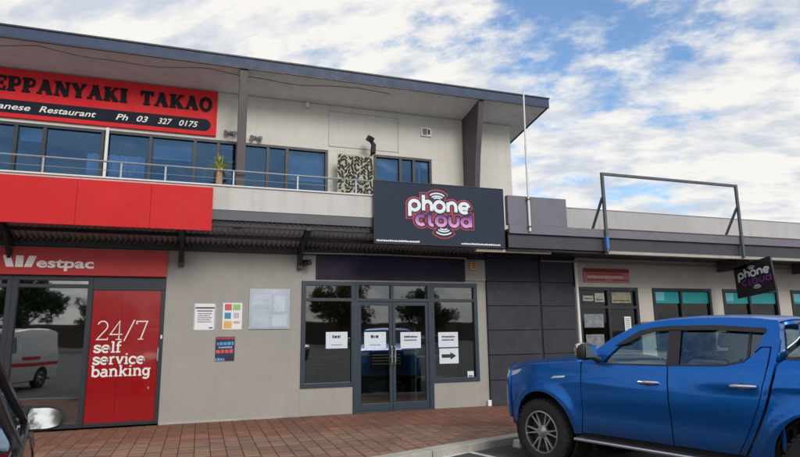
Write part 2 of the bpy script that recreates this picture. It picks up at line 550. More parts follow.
def paver_mesh(w, l):
    me = bpy.data.meshes.new('paver')
    b = 0.007; h = 0.0
    vs = []
    for (dx, dy, z) in ((w/2, l/2, -0.05), (w/2, l/2, -0.005), (w/2-b, l/2-b, 0.0)):
        vs += [(-dx,-dy,z),(dx,-dy,z),(dx,dy,z),(-dx,dy,z)]
    fs = [(8,9,10,11)]
    for k in (0, 4):
        for q in range(4):
            fs.append((k+q, k+(q+1) % 4, k+4+(q+1) % 4, k+4+q))
    me.from_pydata(vs, [], fs); me.materials.append(m_paver)
    return me
pm = {}
rest = MB()
for p in paves:
    x, y, ln, full, q = p
    m_ = m_paver if y > -1.75 else m_paver2
    dz = random.uniform(-0.002, 0.002)
    if id(p) in near:
        if full:
            key = (round(ln, 2), m_.name)
            if key not in pm:
                me = paver_mesh(PW-G, ln-G); me.materials.clear(); me.materials.append(m_); pm[key] = me
            link('paver', pm[key], pav, local=True, loc=(x, y, dz)).rotation_euler = (random.uniform(-.004,.004), random.uniform(-.006,.006), 0)
        else:
            MB().prism(q, lambda a,b:(a,b,-0.05), lambda a,b:(a,b,dz)).build('paver', m_, pav, local=True)
    else:
        rest.prism(q, lambda a,b:(a,b,-0.05), lambda a,b:(a,b,dz))
tag(rest.build('paver_field', m_paver, pav, local=True), kind='stuff')

# painted bay lines
hd = Vector((math.sin(R(-18)), math.cos(R(-18)), 0))       # parking direction
side = Vector((hd.y, -hd.x, 0))
def strip_on_road(name, p, q, w, z=-0.096):
    p, q = Vector((*p, 0)), Vector((*q, 0)); d = (q-p).normalized(); n_ = Vector((-d.y, d.x, 0))*w/2
    o = MB().add([(*(p+n_).xy, z), (*(p-n_).xy, z), (*(q-n_).xy, z), (*(q+n_).xy, z)], [(0,1,2,3)]).build(name, m_line)
    return tag(o, kind='structure')
A0 = Vector((3.46, -3.40, 0))
strip_on_road('bay_line', A0.xy, (A0-hd*5.0).xy, 0.09)
strip_on_road('bay_edge_line', (A0-kd*0.06-hd*0.10).xy, (A0-kd*1.9-hd*0.28).xy, 0.22, -0.092)
B0 = A0+side*2.75
strip_on_road('bay_line', B0.xy, (B0-hd*5.0).xy, 0.09)
C0 = A0-side*2.9
strip_on_road('bay_line', C0.xy, (C0-hd*5.0).xy, 0.09)

# ================================================================ two storey building
B = thing('shop_building', 'two storey white rendered shop building with slate roof edge and balcony', 'building', (0, 0, 0))
WT = 0.22       # wall thickness
XW = -9.0       # left end, out of frame
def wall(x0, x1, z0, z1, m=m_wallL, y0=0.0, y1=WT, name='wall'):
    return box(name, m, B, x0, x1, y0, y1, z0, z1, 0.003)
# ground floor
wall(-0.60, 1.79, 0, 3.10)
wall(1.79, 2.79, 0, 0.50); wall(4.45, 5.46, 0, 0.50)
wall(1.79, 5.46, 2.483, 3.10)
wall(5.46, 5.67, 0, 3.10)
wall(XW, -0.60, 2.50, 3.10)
box('wall_bracket_panel', m_wallL, B, 5.195, 5.668, -0.03, -0.002, 2.54, 3.02)
box('footing', m_conc, B, -0.598, 1.788, -0.012, -0.001, 0.0, 0.035)
# upper storey
ZW1, ZW2 = 5.11, 5.13
wall(XW, 6.43, 5.115, 6.07, m_wallU, name='upper_wall')
wall(2.27, 3.22, 3.12, 5.115, m_wallU, name='upper_wall')
wall(4.50, 6.43, 3.12, 5.115, m_wallU, name='upper_wall')
wall(XW, 6.43, 3.102, 3.30, m_wallU, 0.005, WT, name='upper_wall')
box('side_wall', m_wallU, B, 6.23, 6.428, WT+0.002, 9.0, 3.12, 4.8)
MB().prism([(WT+0.002,4.8),(9.0,4.8),(WT+0.002,6.04)], lambda a,b:(6.23,a,b), lambda a,b:(6.428,a,b)).build('side_wall', m_wallU, B)
box('side_wall', m_block, B, 5.69, 6.42, 0.4, 9.0, 0.0, 3.1)
# joints of the old sign board on the upper wall
fr = MB()
for (x0,x1,z0,z1) in ((2.28,3.76,5.94,5.955),(2.28,3.76,5.20,5.212),(2.275,2.288,5.2,5.955),(3.752,3.765,5.2,5.955)):
    fr.box(x0,x1,-0.012,-0.001,z0,z1)
fr.build('patch_frame', mat('patch_trim', (0.52,0.51,0.48,1), 0.8, 0.05, 3.0), B)
# roof: a skillion that falls to the back
SL = 0.164
zr = lambda y: 6.43-SL*(y+0.9)
YR = 9.4
def slab(name, m, x0, x1, ya, yb, top, thick, parent=B, bevel=0.0):
    return MB().add([(x0,ya,top(ya)-thick),(x1,ya,top(ya)-thick),(x1,yb,top(yb)-thick),(x0,yb,top(yb)-thick),(x0,ya,top(ya)),(x1,ya,top(ya)),(x1,yb,top(yb)),(x0,yb,top(yb))],
              [(0,3,2,1),(4,5,6,7),(0,1,5,4),(1,2,6,5),(2,3,7,6),(3,0,4,7)]).build(name, m, parent, bevel=bevel)
roof = slab('roof', m_roof, XW-0.5, 6.86, -0.86, YR, lambda y: zr(y)-0.004, 0.03)
slab('soffit', m_soffit, XW-0.5, 6.85, -0.855, YR, lambda y: zr(y)-0.19, 0.012, roof)
fz = MB().box(XW-0.5, 6.90, -0.90, -0.868, 6.225, 6.405)
fz.build('fascia', m_fascia, roof, bevel=0.006)
MB().box(XW-0.5, 6.915, -0.915, -0.86, 6.407, 6.44).build('roof_edge_trim', m_aludk, roof, bevel=0.005)
MB().box(XW-0.5, 6.895, -0.905, -0.872, 6.206, 6.223).build('drip_trim', m_aludk, roof)
slab('barge_board', m_fascia, 6.862, 6.90, -0.866, YR, lambda y: zr(y)-0.006, 0.20, roof)
# cables stapled along the soffit
cb = MB()
def soff(x, y): return (x, y, zr(y)-0.207)
pts = []
for k in range(60):
    x = -4.0+k*0.125
    pts.append(soff(x, -0.74+0.16*abs(math.sin(x*1.15))+0.02*math.sin(x*5.1)))
cb.tube(pts, 0.006, 6)
cb.build('cable', mat('cable_grey', S(140,130,122), 0.7), roof)
# post and tapered fin carrying the roof edge
box('post', m_brown, B, 0.47, 0.62, -0.87, -0.72, 3.3, 6.205, 0.006)
fin = MB().prism([(-0.001,3.9),(-0.001,6.065),(-0.86,6.205),(-0.62,5.1),(-0.45,3.9)], lambda a,b:(5.24,a,b), lambda a,b:(5.36,a,b))
fin.build('fin', m_brown, B, bevel=0.006)
# balcony slab, parapet and awning
box('balcony_floor', m_wallU, B, XW, 5.60, -0.87, -0.001, 3.42, 3.46)
box('parapet', m_parapet, B, XW, 5.60, -1.0, -0.88, 3.572, 3.975, 0.004)
box('parapet_cap', mat('cap_white', (0.72,0.72,0.72,1), 0.6, 0.04, 2.0), B, XW, 5.60, -1.025, -0.865, 3.977, 4.005, 0.005)
aw = thing_aw = MB().box(XW, 5.60, -0.99, -0.93, 3.40, 3.570).build('awning', m_grey, B, bevel=0.005)
# corrugated lining under the awning
nc = int((5.64-XW)/0.018)
def corr(i):
    return 0.022*math.sin(2*math.pi*i/5.0)
vs = []; fs = []
for i in range(nc+1):
    x = XW+i*0.018
    for (y, z) in ((-0.94, 3.39), (-0.002, 3.10)):
        vs.append((x, y, z+corr(i)))
for i in range(nc):
    fs.append((2*i, 2*i+1, 2*i+3, 2*i+2))
MB().add(vs, fs).build('corrugated_lining', m_corr, aw, smooth=True, solid=0.002, recalc=False)
box('purlin', m_beamdk, aw, XW, 5.62, -0.55, -0.49, 3.165, 3.225)
box('purlin', m_beamdk, aw, XW, 5.66, -0.075, -0.002, 2.985, 3.075)
box('purlin', m_beamdk, aw, XW, 5.62, -0.925, -0.89, 3.30, 3.37)
for bx in (-5.6, -3.0, -0.37, 1.74):
    br = MB()
    br.beam((bx, -0.94, 3.345), (bx, -0.06, 3.03), 0.085, 0.12)
    br.box(bx-0.045, bx+0.045, -0.10, -0.004, 2.70, 3.05)
    br.beam((bx, -0.09, 2.78), (bx, -0.42, 3.12), 0.05, 0.05)
    br.build('awning_bracket', m_beamdk, aw, bevel=0.004)
MB().tube([(1.80,-0.10,3.0),(2.6,-0.10,3.015),(3.4,-0.10,3.02),(5.2,-0.10,3.0)], 0.013, 8).build('conduit', mat('conduit_pale', S(170,166,160), 0.5), aw)
# purple panel over the shopfront
box('purple_panel', m_purple, B, 2.06, 5.185, -0.045, -0.003, 2.525, 2.98, 0.003)

# shopfront glazing ------------------------------------------------------
YG = 0.04
def frame_bar(parent, x0, x1, z0, z1, m=m_alu, y0=-0.025, y1=0.085, name='frame'):
    return box(name, m, parent, x0, x1, y0, y1, z0, z1, 0.004)
def pane(parent, x0, x1, z0, z1, g=g_shop, y=YG, name='pane'):
    return MB().box(x0, x1, y, y+0.008, z0, z1).build(name, g, parent)
def window(x0, x1, z0, z1, fw_=0.07, m=m_alu, g=g_shop, y0=-0.025, y1=0.085, rails=(), mulls=(), parent=B, name='window'):
    f = MB()
    f.box(x0, x1, y0, y1, z1-fw_, z1); f.box(x0, x1, y0, y1, z0, z0+fw_)
    f.box(x0, x0+fw_, y0+0.001, y1-0.001, z0+fw_, z1-fw_); f.box(x1-fw_, x1, y0+0.001, y1-0.001, z0+fw_, z1-fw_)
    for r_ in rails: f.box(x0+fw_, x1-fw_, y0+0.002, y1-0.002, r_-0.03, r_+0.03)
    for q in mulls: f.box(q-0.03, q+0.03, y0+0.003, y1-0.003, z0+fw_, z1-fw_)
    w = f.build(name, m, parent, bevel=0.003)
    xs = [x0+fw_]+[v for q in mulls for v in (q-0.03, q+0.03)]+[x1-fw_]
    zs = [z0+fw_]+[v for q in rails for v in (q-0.03, q+0.03)]+[z1-fw_]
    yp = (y0+y1)/2
    for i in range(0, len(xs), 2):
        for j in range(0, len(zs), 2):
            pane(w, xs[i]-0.004, xs[i+1]+0.004, zs[j]-0.004, zs[j+1]+0.004, g, yp)
    return w
wl_ = window(1.792, 2.838, 0.502, 2.48, 0.08, rails=(2.13,))
wr_ = window(4.405, 5.458, 0.502, 2.48, 0.08, rails=(2.13,))
wt_ = window(2.84, 4.403, 2.10, 2.479, 0.06, mulls=(3.59,))
box('door_sill', m_alu, B, 2.79, 4.45, -0.03, 0.12, 0.001, 0.03)
box('jamb', m_alu, B, 2.795, 2.888, -0.028, 0.088, 0.032, 2.098); box('jamb', m_alu, B, 4.353, 4.447, -0.028, 0.088, 0.032, 2.098)
def door(x0, x1, hinge_left, parent=B, z1=2.095, m=m_alu, g=g_shop):
    st = 0.062
    f = MB()
    f.box(x0, x0+st, -0.01, 0.04, 0.035, z1); f.box(x1-st, x1, -0.01, 0.04, 0.035, z1)
    f.box(x0+st, x1-st, -0.009, 0.039, z1-0.075, z1); f.box(x0+st, x1-st, -0.009, 0.039, 0.035, 0.165)
    d = f.build('door', m, parent, bevel=0.003)
    pane(d, x0+st-0.004, x1-st+0.004, 0.161, z1-0.071, g, 0.012)
    hx = x1-0.035 if hinge_left else x0+0.035
    sgn = 1 if hinge_left else -1
    MB().tube([(hx,-0.012,0.88),(hx+sgn*0.004,-0.055,0.885),(hx+sgn*0.004,-0.075,0.92),(hx+sgn*0.004,-0.075,1.19),(hx+sgn*0.004,-0.055,1.225),(hx,-0.012,1.23)], 0.0135, 8).build('handle', m_silver, d, smooth=True)
    MB().box(hx-0.012, hx+0.012, -0.02, -0.0105, 1.02, 1.07).build('lock', m_silver, d)
    return d
door(2.890, 3.588, True); door(3.594, 4.351, False)

# bank glazing ------------------------------------------------------------
wb1 = window(-2.93, -1.75, 0.03, 2.497, 0.075, m=m_aludk, g=g_bank, rails=(2.33,))
wb2 = window(-4.20, -2.932, 0.03, 2.497, 0.075, m=m_aludk, g=g_bank, rails=(2.33,))
wb3 = window(-5.60, -4.202, 0.03, 2.497, 0.075, m=m_aludk, g=g_bank, rails=(2.33,))
f = MB()
f.box(-1.748,-0.602,-0.025,0.085,2.27,2.497); f.box(-0.665,-0.602,-0.024,0.084,0.03,2.268); f.box(-1.748,-0.667,-0.024,0.084,0.03,0.085); f.box(-1.748,-1.735,-0.024,0.084,0.087,2.268)
rf_ = f.build('window', m_aludk, B, bevel=0.003)
for (xa, xb) in ((-1.733, -1.290), (-1.2875, -0.667)):
    MB().box(xa, xb, 0.0, 0.012, 0.087, 2.268).build('red_panel', m_redv, rf_, bevel=0.002)
MB().box(XW, -5.602, 0, WT, 0, 2.50).build('wall', m_wallL, B)
MB().box(-0.640, -0.612, -0.04, -0.026, 1.44, 1.50).build('lock', m_white, rf_)
MB().tube([(-0.665,-0.028,1.05),(-0.665,-0.07,1.07),(-0.665,-0.07,1.28),(-0.665,-0.028,1.30)], 0.012, 8).build('handle', m_silver, rf_, smooth=True)
MB().box(-0.80,-0.775,-0.006,-0.001,0.60,0.64).build('lock', mat('brass',(0.5,0.36,0.12,1),0.4,metal=0.8), rf_)

# interiors ---------------------------------------------------------------
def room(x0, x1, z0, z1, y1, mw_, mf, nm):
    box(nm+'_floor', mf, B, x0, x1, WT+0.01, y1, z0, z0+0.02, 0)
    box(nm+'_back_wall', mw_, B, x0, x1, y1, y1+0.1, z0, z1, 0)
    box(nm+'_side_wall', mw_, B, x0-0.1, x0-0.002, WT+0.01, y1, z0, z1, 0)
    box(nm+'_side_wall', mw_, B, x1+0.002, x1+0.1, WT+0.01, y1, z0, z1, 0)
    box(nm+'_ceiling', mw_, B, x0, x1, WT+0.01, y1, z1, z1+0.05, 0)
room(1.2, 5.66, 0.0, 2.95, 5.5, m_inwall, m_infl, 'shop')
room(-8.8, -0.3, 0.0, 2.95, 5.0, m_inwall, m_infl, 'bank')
box('upper_back_wall', m_inup, B, XW, 6.2, 1.6, 1.7, 3.3, 6.0)
box('upper_floor', m_infl, B, XW, 6.2, WT+0.01, 1.59, 3.27, 3.30)
# counter inside the phone shop and a desk in the bank
ct = thing('shop_counter', 'dark low counter standing inside the phone shop behind the doors', 'counter', (3.2, 2.6, 0.02))
box('base', mat('counter_dark', S(70,66,64), 0.6), ct, 2.3, 4.2, 2.4, 2.9, 0.02, 0.95, 0.01)
box('top', mat('counter_top', S(150,146,140), 0.4), ct, 2.25, 4.25, 2.35, 2.95, 0.952, 0.99, 0.006)
dk = thing('shop_shelf', 'pale display shelf inside the right shop window', 'shelf', (4.9, 1.3, 0.02))
for z in (0.5, 0.95, 1.4): box('shelf_board', m_wallR, dk, 4.5, 5.5, 1.2, 1.5, z, z+0.03)
for x in (4.5, 5.47): box('upright', m_wallR, dk, x, x+0.03, 1.2, 1.5, 0.02, 1.6)

# upper windows -------------------------------------------------------------
def upwin(x0, x1, mulls):
    return window(x0, x1, 3.465, 5.112, 0.055, m=m_aludk, g=g_up, mulls=mulls, y0=-0.02, y1=0.08)
upwin(-5.4, -1.762, (-4.6, -3.9, -3.12, -2.69))
upwin(-1.758, 2.268, (-1.0, -0.24, 0.175, 0.52, 1.09, 1.455))
upwin(3.222, 4.498, (3.80, 4.095))
# pale curtain seen behind two of the panes
cu = MB(); 
def curt(u, v):
    x = -2.05+0.95*u
    return (x, 0.20+0.03*math.sin(u*40), 4.30+0.42*v)
cu.grid(curt, 60, 2)
tag(cu.build('curtain', mat('curtain_pale', S(214,228,238), 0.9), None, smooth=True, solid=0.004), 'pale blue half curtain hanging inside the window behind the white pipe', 'curtain')
tag(MB().box(-1.735, -1.685, -0.085, -0.035, 3.462, 5.14).build('downpipe', m_white, bevel=0.01), 'white square downpipe in front of the upstairs windows below the red restaurant sign', 'pipe')
ht = MB().box(4.28,4.31,0.2,0.22,4.2,4.95); ht.lathe([(0.0,0),(0.05,0.0),(0.05,0.16),(0.03,0.2),(0.0,0.22)], 10, 'z', (4.3,0.2,4.45))
tag(ht.build('ornament', m_white), 'small white ornament behind the narrow upstairs window pane above the sign', 'ornament')

# roller blinds pulled to different heights behind some upstairs panes
for (xa, xb, zb, nm) in ((-0.96, -0.28, 4.72, 'pale roller blind half drawn in the upstairs window left of the yucca'), (1.49, 2.19, 4.50, 'grey roller blind drawn low in the last upstairs window before the screen'), (3.28, 3.76, 4.60, 'pale roller blind in the small upstairs window behind the phone sign'), (-3.08, -2.73, 4.86, 'short roller blind at the top of the narrow upstairs pane at left')):
    rb_ = thing('roller_blind', nm, 'blind', ((xa+xb)/2, 0.14, zb))
    box('cloth', mat('blind_cloth', S(176,186,196), 0.9, 0.05, 3.0), rb_, xa, xb, 0.135, 0.139, zb, 5.03, 0)
    box('bottom_bar', m_white, rb_, xa, xb, 0.13, 0.144, zb-0.025, zb-0.001, 0.003)
# wall fixtures -----------------------------------------------------------------
v = thing('wall_vent', 'small white louvred vent high on the upper wall left of the brown fin', 'vent', (4.39,-0.03,5.70))
box('frame', m_white, v, 4.27, 4.51, -0.035, -0.001, 5.61, 5.80, 0.006)
for k in range(5):
    MB().add([(4.30,-0.037,5.64+k*0.028),(4.40,-0.037,5.64+k*0.028),(4.40,-0.052,5.652+k*0.028),(4.30,-0.052,5.652+k*0.028)],[(0,1,2,3)]).build('louvre', m_grey, v, solid=0.003)
box('opening', m_beamdk, v, 4.42, 4.47, -0.039, -0.036, 5.65, 5.76, 0)
la = thing('soffit_lamp', 'small white lamp under the roof soffit right of the brown post', 'lamp', (1.83,-0.02,6.05))
box('bracket', m_white, la, 1.80, 1.86, -0.05, -0.001, 6.0, 6.06)
MB().lathe([(0,0),(0.035,0.005),(0.042,0.05),(0.03,0.10),(0,0.105)], 12, 'z', (1.83,-0.085,5.94)).build('shade', m_white, la, smooth=True)
def spot(x, z, s, label):
    t_ = thing('wall_spotlight', label, 'spotlight', (x, -0.05, z), group='twin spotlights on the upper wall')
    box('wall_plate', m_grey, t_, x-0.04, x+0.04, -0.02, -0.001, z-0.04, z+0.04)
    for k, d in ((-1, 0.05), (1, 0.06)):
        h = MB()
        a = Vector((x+k*0.02, -0.03, z)); b = a+Vector((k*0.07+s*0.03, -0.06, -0.02))
        h.tube([a, a+(b-a)*0.4], 0.012, 6); h.tube([a+(b-a)*0.4, b], [0.03, 0.05], 10)
        h.build('lamp_head', m_rail, t_, smooth=True)
spot(0.40, 5.27, -1, 'grey twin spotlight on the upper wall left of the brown post')
spot(0.83, 5.22, 1, 'grey twin spotlight on the upper wall right of the brown post')
# black floodlight on a bent arm
fl = thing('floodlight', 'black floodlight on a bent arm above the patterned balcony screen', 'floodlight', (3.1,-0.05,4.95))
arm = MB(); arm.tube([(2.97,-0.004,4.93),(3.0,-0.16,4.925),(3.07,-0.24,4.95),(3.13,-0.27,5.06),(3.14,-0.28,5.22),(3.08,-0.28,5.30)], [0.05,0.045,0.05,0.06,0.052,0.035], 8)
arm.build('arm', m_black, fl, smooth=True)
hb = MB().box(-0.055,0.055,-0.08,0.08,-0.07,0.05); ho = hb.build('lamp_head', m_black, fl, bevel=0.015); ho.location = Vector((3.07,-0.29,5.34))-Vector(fl.location); ho.rotation_euler = (0.5, 0.35, 0.3)
box('junction_box', m_black, fl, 2.90, 3.05, -0.10, -0.003, 4.87, 4.97, 0.01)
# tube light (CCTV-like camera) by the shopfront corner and amber sounder
cm = thing('security_camera', 'dark security camera under the awning at the shopfront left corner', 'camera', (1.86,-0.05,2.88))
MB().tube([(1.87,-0.004,2.84),(1.87,-0.10,2.84)], 0.018, 8).build('mount', m_black, cm, smooth=True)
MB().tube([(1.80,-0.05,2.80),(1.90,-0.26,2.80)], [0.045,0.045], 12).build('body', m_black, cm, smooth=True)
MB().beam((1.78,-0.02,2.862),(1.92,-0.30,2.862), 0.11, 0.012).build('hood', m_grey, cm)
am = thing('alarm_box', 'amber and black alarm sounder above the right end of the shopfront', 'alarm', (5.36,-0.06,2.86))
box('housing', mat('amber_plastic', S(206,150,70), 0.4), am, 5.29, 5.45, -0.09, -0.031, 2.76, 2.94, 0.012)
for z in (2.80, 2.845, 2.89): box('slot', m_black, am, 5.33, 5.42, -0.093, -0.089, z, z+0.018, 0)
# ================================================================ signs
# restaurant sign, slab-serif capitals -------------------------------------
rs = thing('restaurant_sign', 'long red restaurant signboard with black slab letters under the roof soffit', 'sign', (-1.8, -0.03, 5.18))
box('board', m_redsg, rs, -4.62, 0.12, -0.045, -0.002, 5.175, 6.055, 0.004)
box('band', m_navy, rs, -4.45, -0.10, -0.049, -0.0455, 5.255, 5.49, 0)
MB().lathe([(0,0),(0.1175,0),(0.1175,0.0035),(0,0.0035)], 20, 'y', (-0.10,-0.0492,5.3725)).build('band_end', m_navy, rs)
CAPS = {   # strokes as (points, thickness); cap height 1
 'T': (0.86, [([(0.43,0),(0.43,1)],.26), ([(0.0,.90),(0.86,.90)],.20), ([(0.07,.66),(0.07,.98)],.14), ([(0.79,.66),(0.79,.98)],.14), ([(0.20,.06),(0.66,.06)],.12)]),
 'E': (0.80, [([(0.24,0),(0.24,1)],.27), ([(0.0,.93),(0.76,.93)],.14), ([(0.0,.07),(0.78,.07)],.14), ([(0.3,.5),(0.58,.5)],.14), ([(0.71,.68),(0.71,1)],.13), ([(0.72,0),(0.72,.33)],.13), ([(0.56,.37),(0.56,.63)],.10)]),
 'P': (0.82, [([(0.24,0),(0.24,1)],.27), ([(0.0,.07),(0.5,.07)],.14), ([(0.0,.93),(0.5,.93)]+arc(.5,.69,.2,.24,90,-90,8)+[(.3,.45)],.15), ([(0.70,.52),(0.70,.86)],.13)]),
 'A': (0.98, [([(0.18,0.05),(0.50,1)],.16), ([(0.47,1),(0.77,0.05)],.28), ([(0.0,.06),(0.34,.06)],.12), ([(0.58,.06),(0.98,.06)],.12), ([(0.3,.34),(0.64,.34)],.12), ([(0.3,.95),(0.6,.95)],.10)]),
 'N': (1.0,  [([(0.19,0),(0.19,1)],.15), ([(0.22,1),(0.78,0.0)],.27), ([(0.82,0),(0.82,1)],.15), ([(0.0,.06),(0.38,.06)],.12), ([(0.0,.94),(0.34,.94)],.12), ([(0.64,.94),(1.0,.94)],.12)]),
 'Y': (0.94, [([(0.47,0),(0.47,.48)],.27), ([(0.16,.96),(0.47,.42)],.26), ([(0.8,.96),(0.5,.42)],.15), ([(0.0,.94),(0.36,.94)],.12), ([(0.62,.94),(0.94,.94)],.12), ([(0.26,.06),(0.68,.06)],.12)]),
 'K': (0.98, [([(0.24,0),(0.24,1)],.27), ([(0.36,.42),(0.78,.95)],.14), ([(0.44,.56),(0.80,.05)],.27), ([(0.0,.06),(0.46,.06)],.12), ([(0.0,.94),(0.46,.94)],.12), ([(0.62,.94),(0.95,.94)],.12), ([(0.6,.06),(0.98,.06)],.12)]),
 'I': (0.52, [([(0.26,0),(0.26,1)],.30), ([(0.0,.06),(0.52,.06)],.13), ([(0.0,.94),(0.52,.94)],.13)]),
 'O': (0.90, [(arc(.45,.5,.33,.43,0,360,20)[:-1],.22)]),
}
def slab_text(s, x, z, y, h, wscale, parent, m, gap=0.06):
    for ch in s:
        if ch == ' ':
            x += 0.42*h*wscale; continue
        w, st = CAPS[ch]
        mb = MB()
        for k, (pts, tw) in enumerate(st):
            closed = (ch == 'O')
            stroke(mb, [(p[0]*h*wscale, p[1]*h) for p in pts], tw*1.18*h, lambda a, b, d, x=x, k=k: (x+a, y-d, z+b), 0.008+0.0006*k, closed)
        mb.build('letter', m, parent, recalc=True)
        x += (w+gap)*h*wscale
    return x
def slab_width(s, gap=0.06):
    return sum(0.42 if c == ' ' else CAPS[c][0]+gap for c in s)
# fitted to the positions the letters have on the board
H_ = 0.268
ws1 = (3.80-1.42+0.0)/1.0
k1 = (-1.42-(-3.76))/(slab_width('TEPPANYAKI')*H_)
slab_text('TEPPANYAKI', -3.76, 5.645, -0.0455, H_, k1, rs, m_blackm)
k2 = (0.04-(-1.22))/(slab_width('TAKAO')*H_)
slab_text('TAKAO', -1.22, 5.645, -0.0455, H_, k2, rs, m_blackm)
for tx, xa, xb in (('Japanese', -3.70, -2.93), ('Restaurant', -2.80, -1.92), ('Ph', -1.60, -1.40), ('03', -1.26, -1.07), ('327', -0.90, -0.66), ('0175', -0.54, -0.21)):
    text_on_wall('lettering', tx, m_white, rs, xa, 5.315, -0.0515, 0.155, xb-xa, 0.002, 0.28, 0.003)

# red fascia panels of the bank -------------------------------------------------
rp = thing('bank_fascia', 'plain bright red fascia panels across the awning edge above the bank', 'fascia', (-2.4, -1.08, 3.19))
for x0, x1 in ((-7.2,-4.56),(-4.558,-1.9115),(-1.909,-0.8475),(-0.845,0.105)):
    box('panel', m_red, rp, x0, x1, -1.085, -1.03, 3.19, 3.925, 0.004)
# bank name sign
bs = thing('bank_sign', 'red bank name sign with white lettering over the glazed bank front', 'sign', (-2.4, -0.05, 2.5))
box('board', mat('bank_sign_red', S(178,26,34), 0.45, 0.04, 2.0), bs, -5.6, -0.595, -0.095, -0.03, 2.503, 2.955, 0.004)
wb = MB()
zb, zt = 2.625, 2.812
for pts in ([(-3.085,zt),(-2.975,zt),(-2.915,zb),(-3.025,zb)], [(-2.90,zt),(-2.79,zt),(-2.79,zb),(-2.90,zb)], [(-2.715,zt),(-2.605,zt),(-2.665,zb),(-2.775,zb)]):
    wb.prism(pts, lambda a,b:(a,-0.101,b), lambda a,b:(a,-0.0952,b))
wb.build('emblem', m_white, bs)
text_on_wall('lettering', 'estpac', m_white, bs, -2.60, 2.628, -0.0985, 0.225, 0.85, 0.006, 0.0, 0.006)
# 24/7 vinyl, slab lower case ------------------------------------------------------
LOW = {
 's': (.72, [(arc(.36,.76,.27,.21,20,265,9)+arc(.37,.25,.30,.22,80,-200,10),0), ([(.64,.72),(.64,.98)],1), ([(.06,.05),(.06,.30)],1)]),
 'e': (.86, [([(.04,.52),(.80,.52)]+arc(.42,.5,.38,.47,0,310,14),0)]),
 'l': (.44, [([(.22,0),(.22,1.5)],0), ([(0,.04),(.46,.04)],1), ([(0,1.46),(.22,1.46)],1)]),
 'f': (.56, [([(.2,0),(.2,1.2)]+arc(.42,1.2,.22,.28,180,60,6),0), ([(0,.96),(.52,.96)],1), ([(0,.04),(.46,.04)],1)]),
 'r': (.66, [([(.2,0),(.2,1)],0), ([(.2,.6)]+arc(.46,.66,.26,.32,170,60,6),0), ([(0,.04),(.46,.04)],1), ([(0,.96),(.2,.96)],1)]),
 'v': (.86, [([(.1,1),(.43,.02)],0), ([(.76,1),(.43,.02)],0), ([(-.04,.96),(.3,.96)],1), ([(.58,.96),(.9,.96)],1)]),
 'i': (.44, [([(.22,0),(.22,1)],0), ([(0,.04),(.44,.04)],1), ([(0,.96),(.22,.96)],1), ([(.22,1.26),(.22,1.46)],2)]),
 'c': (.78, [(arc(.42,.5,.38,.47,45,315,12),0), ([(.72,.7),(.72,.98)],1)]),
 'b': (.90, [([(.16,0),(.16,1.5)],0), (arc(.48,.48,.34,.46,180,-180,16),0), ([(-.04,1.46),(.16,1.46)],1)]),
 'a': (.84, [(arc(.36,.68,.3,.27,140,0,6)+[(.66,0)],0), (arc(.36,.29,.3,.27,60,330,10),0), ([(.6,.04),(.84,.04)],1)]),
 'n': (.98, [([(.2,0),(.2,1)],0), (arc(.49,.62,.29,.35,180,0,8)+[(.78,0)],0), ([(0,.04),(.4,.04)],1), ([(.6,.04),(.98,.04)],1), ([(0,.96),(.2,.96)],1)]),
 'k': (.94, [([(.2,0),(.2,1.5)],0), ([(.22,.42),(.74,.96)],0), ([(.40,.6),(.78,.04)],0), ([(0,.04),(.4,.04)],1), ([(.58,.96),(.92,.96)],1), ([(.6,.04),(.96,.04)],1), ([(0,1.46),(.2,1.46)],1)]),
 'g': (.86, [(arc(.38,.52,.32,.44,0,360,16),0), ([(.7,.98),(.7,-.1)]+arc(.38,-.1,.32,.3,0,-150,8),0), ([(.66,.96),(.9,.96)],1)]),
 '2': (.86, [(arc(.42,1.08,.36,.38,160,-40,9)+[(.05,.04),(.82,.04)],0), ([(.82,0),(.82,.2)],1)]),
 '4': (.96, [([(.68,0),(.68,1.46),(.04,.42),(.92,.42)],0), ([(.46,.03),(.9,.03)],1)]),
 '/': (.74, [([(.0,-.1),(.70,1.56)],0)]),
 '7': (.86, [([(.04,1.2),(.04,1.43),(.82,1.43),(.36,0)],0), ([(.16,.03),(.58,.03)],1)]),
}
def low_text(s, x, z, y, xh, width, tw, parent, m, name='lettering'):
    tot = sum(LOW[c][0]+.10 for c in s)-.10
    k = width/(tot*xh)
    mb = MB()
    cx_ = x
    q = 0
    for c in s:
        w, st = LOW[c]
        for pts, kind in st:
            stroke(mb, [(p[0]*xh*k, p[1]*xh) for p in pts], (tw if kind != 1 else tw*0.72)*xh, lambda a, b, d: (cx_+a, y-d, z+b), 0.002+0.0005*(q % 5))
            q += 1
        cx_ += (w+.10)*xh*k
    return mb.build(name, m, parent)
bv_ = thing('bank_vinyl', 'white vinyl slogan lettering on the red glass panel beside the bank window', 'lettering', (-1.25, -0.01, 0.8))
low_text('24/7', -1.645, 1.43, -0.0022, 0.215, 0.79, 0.085, bv_, m_white)
low_text('self', -1.665, 1.225, -0.0022, 0.118, 0.42, 0.26, bv_, m_white)
low_text('service', -1.665, 1.030, -0.0022, 0.118, 0.79, 0.26, bv_, m_white)
low_text('banking', -1.675, 0.832, -0.0022, 0.118, 0.90, 0.26, bv_, m_white)

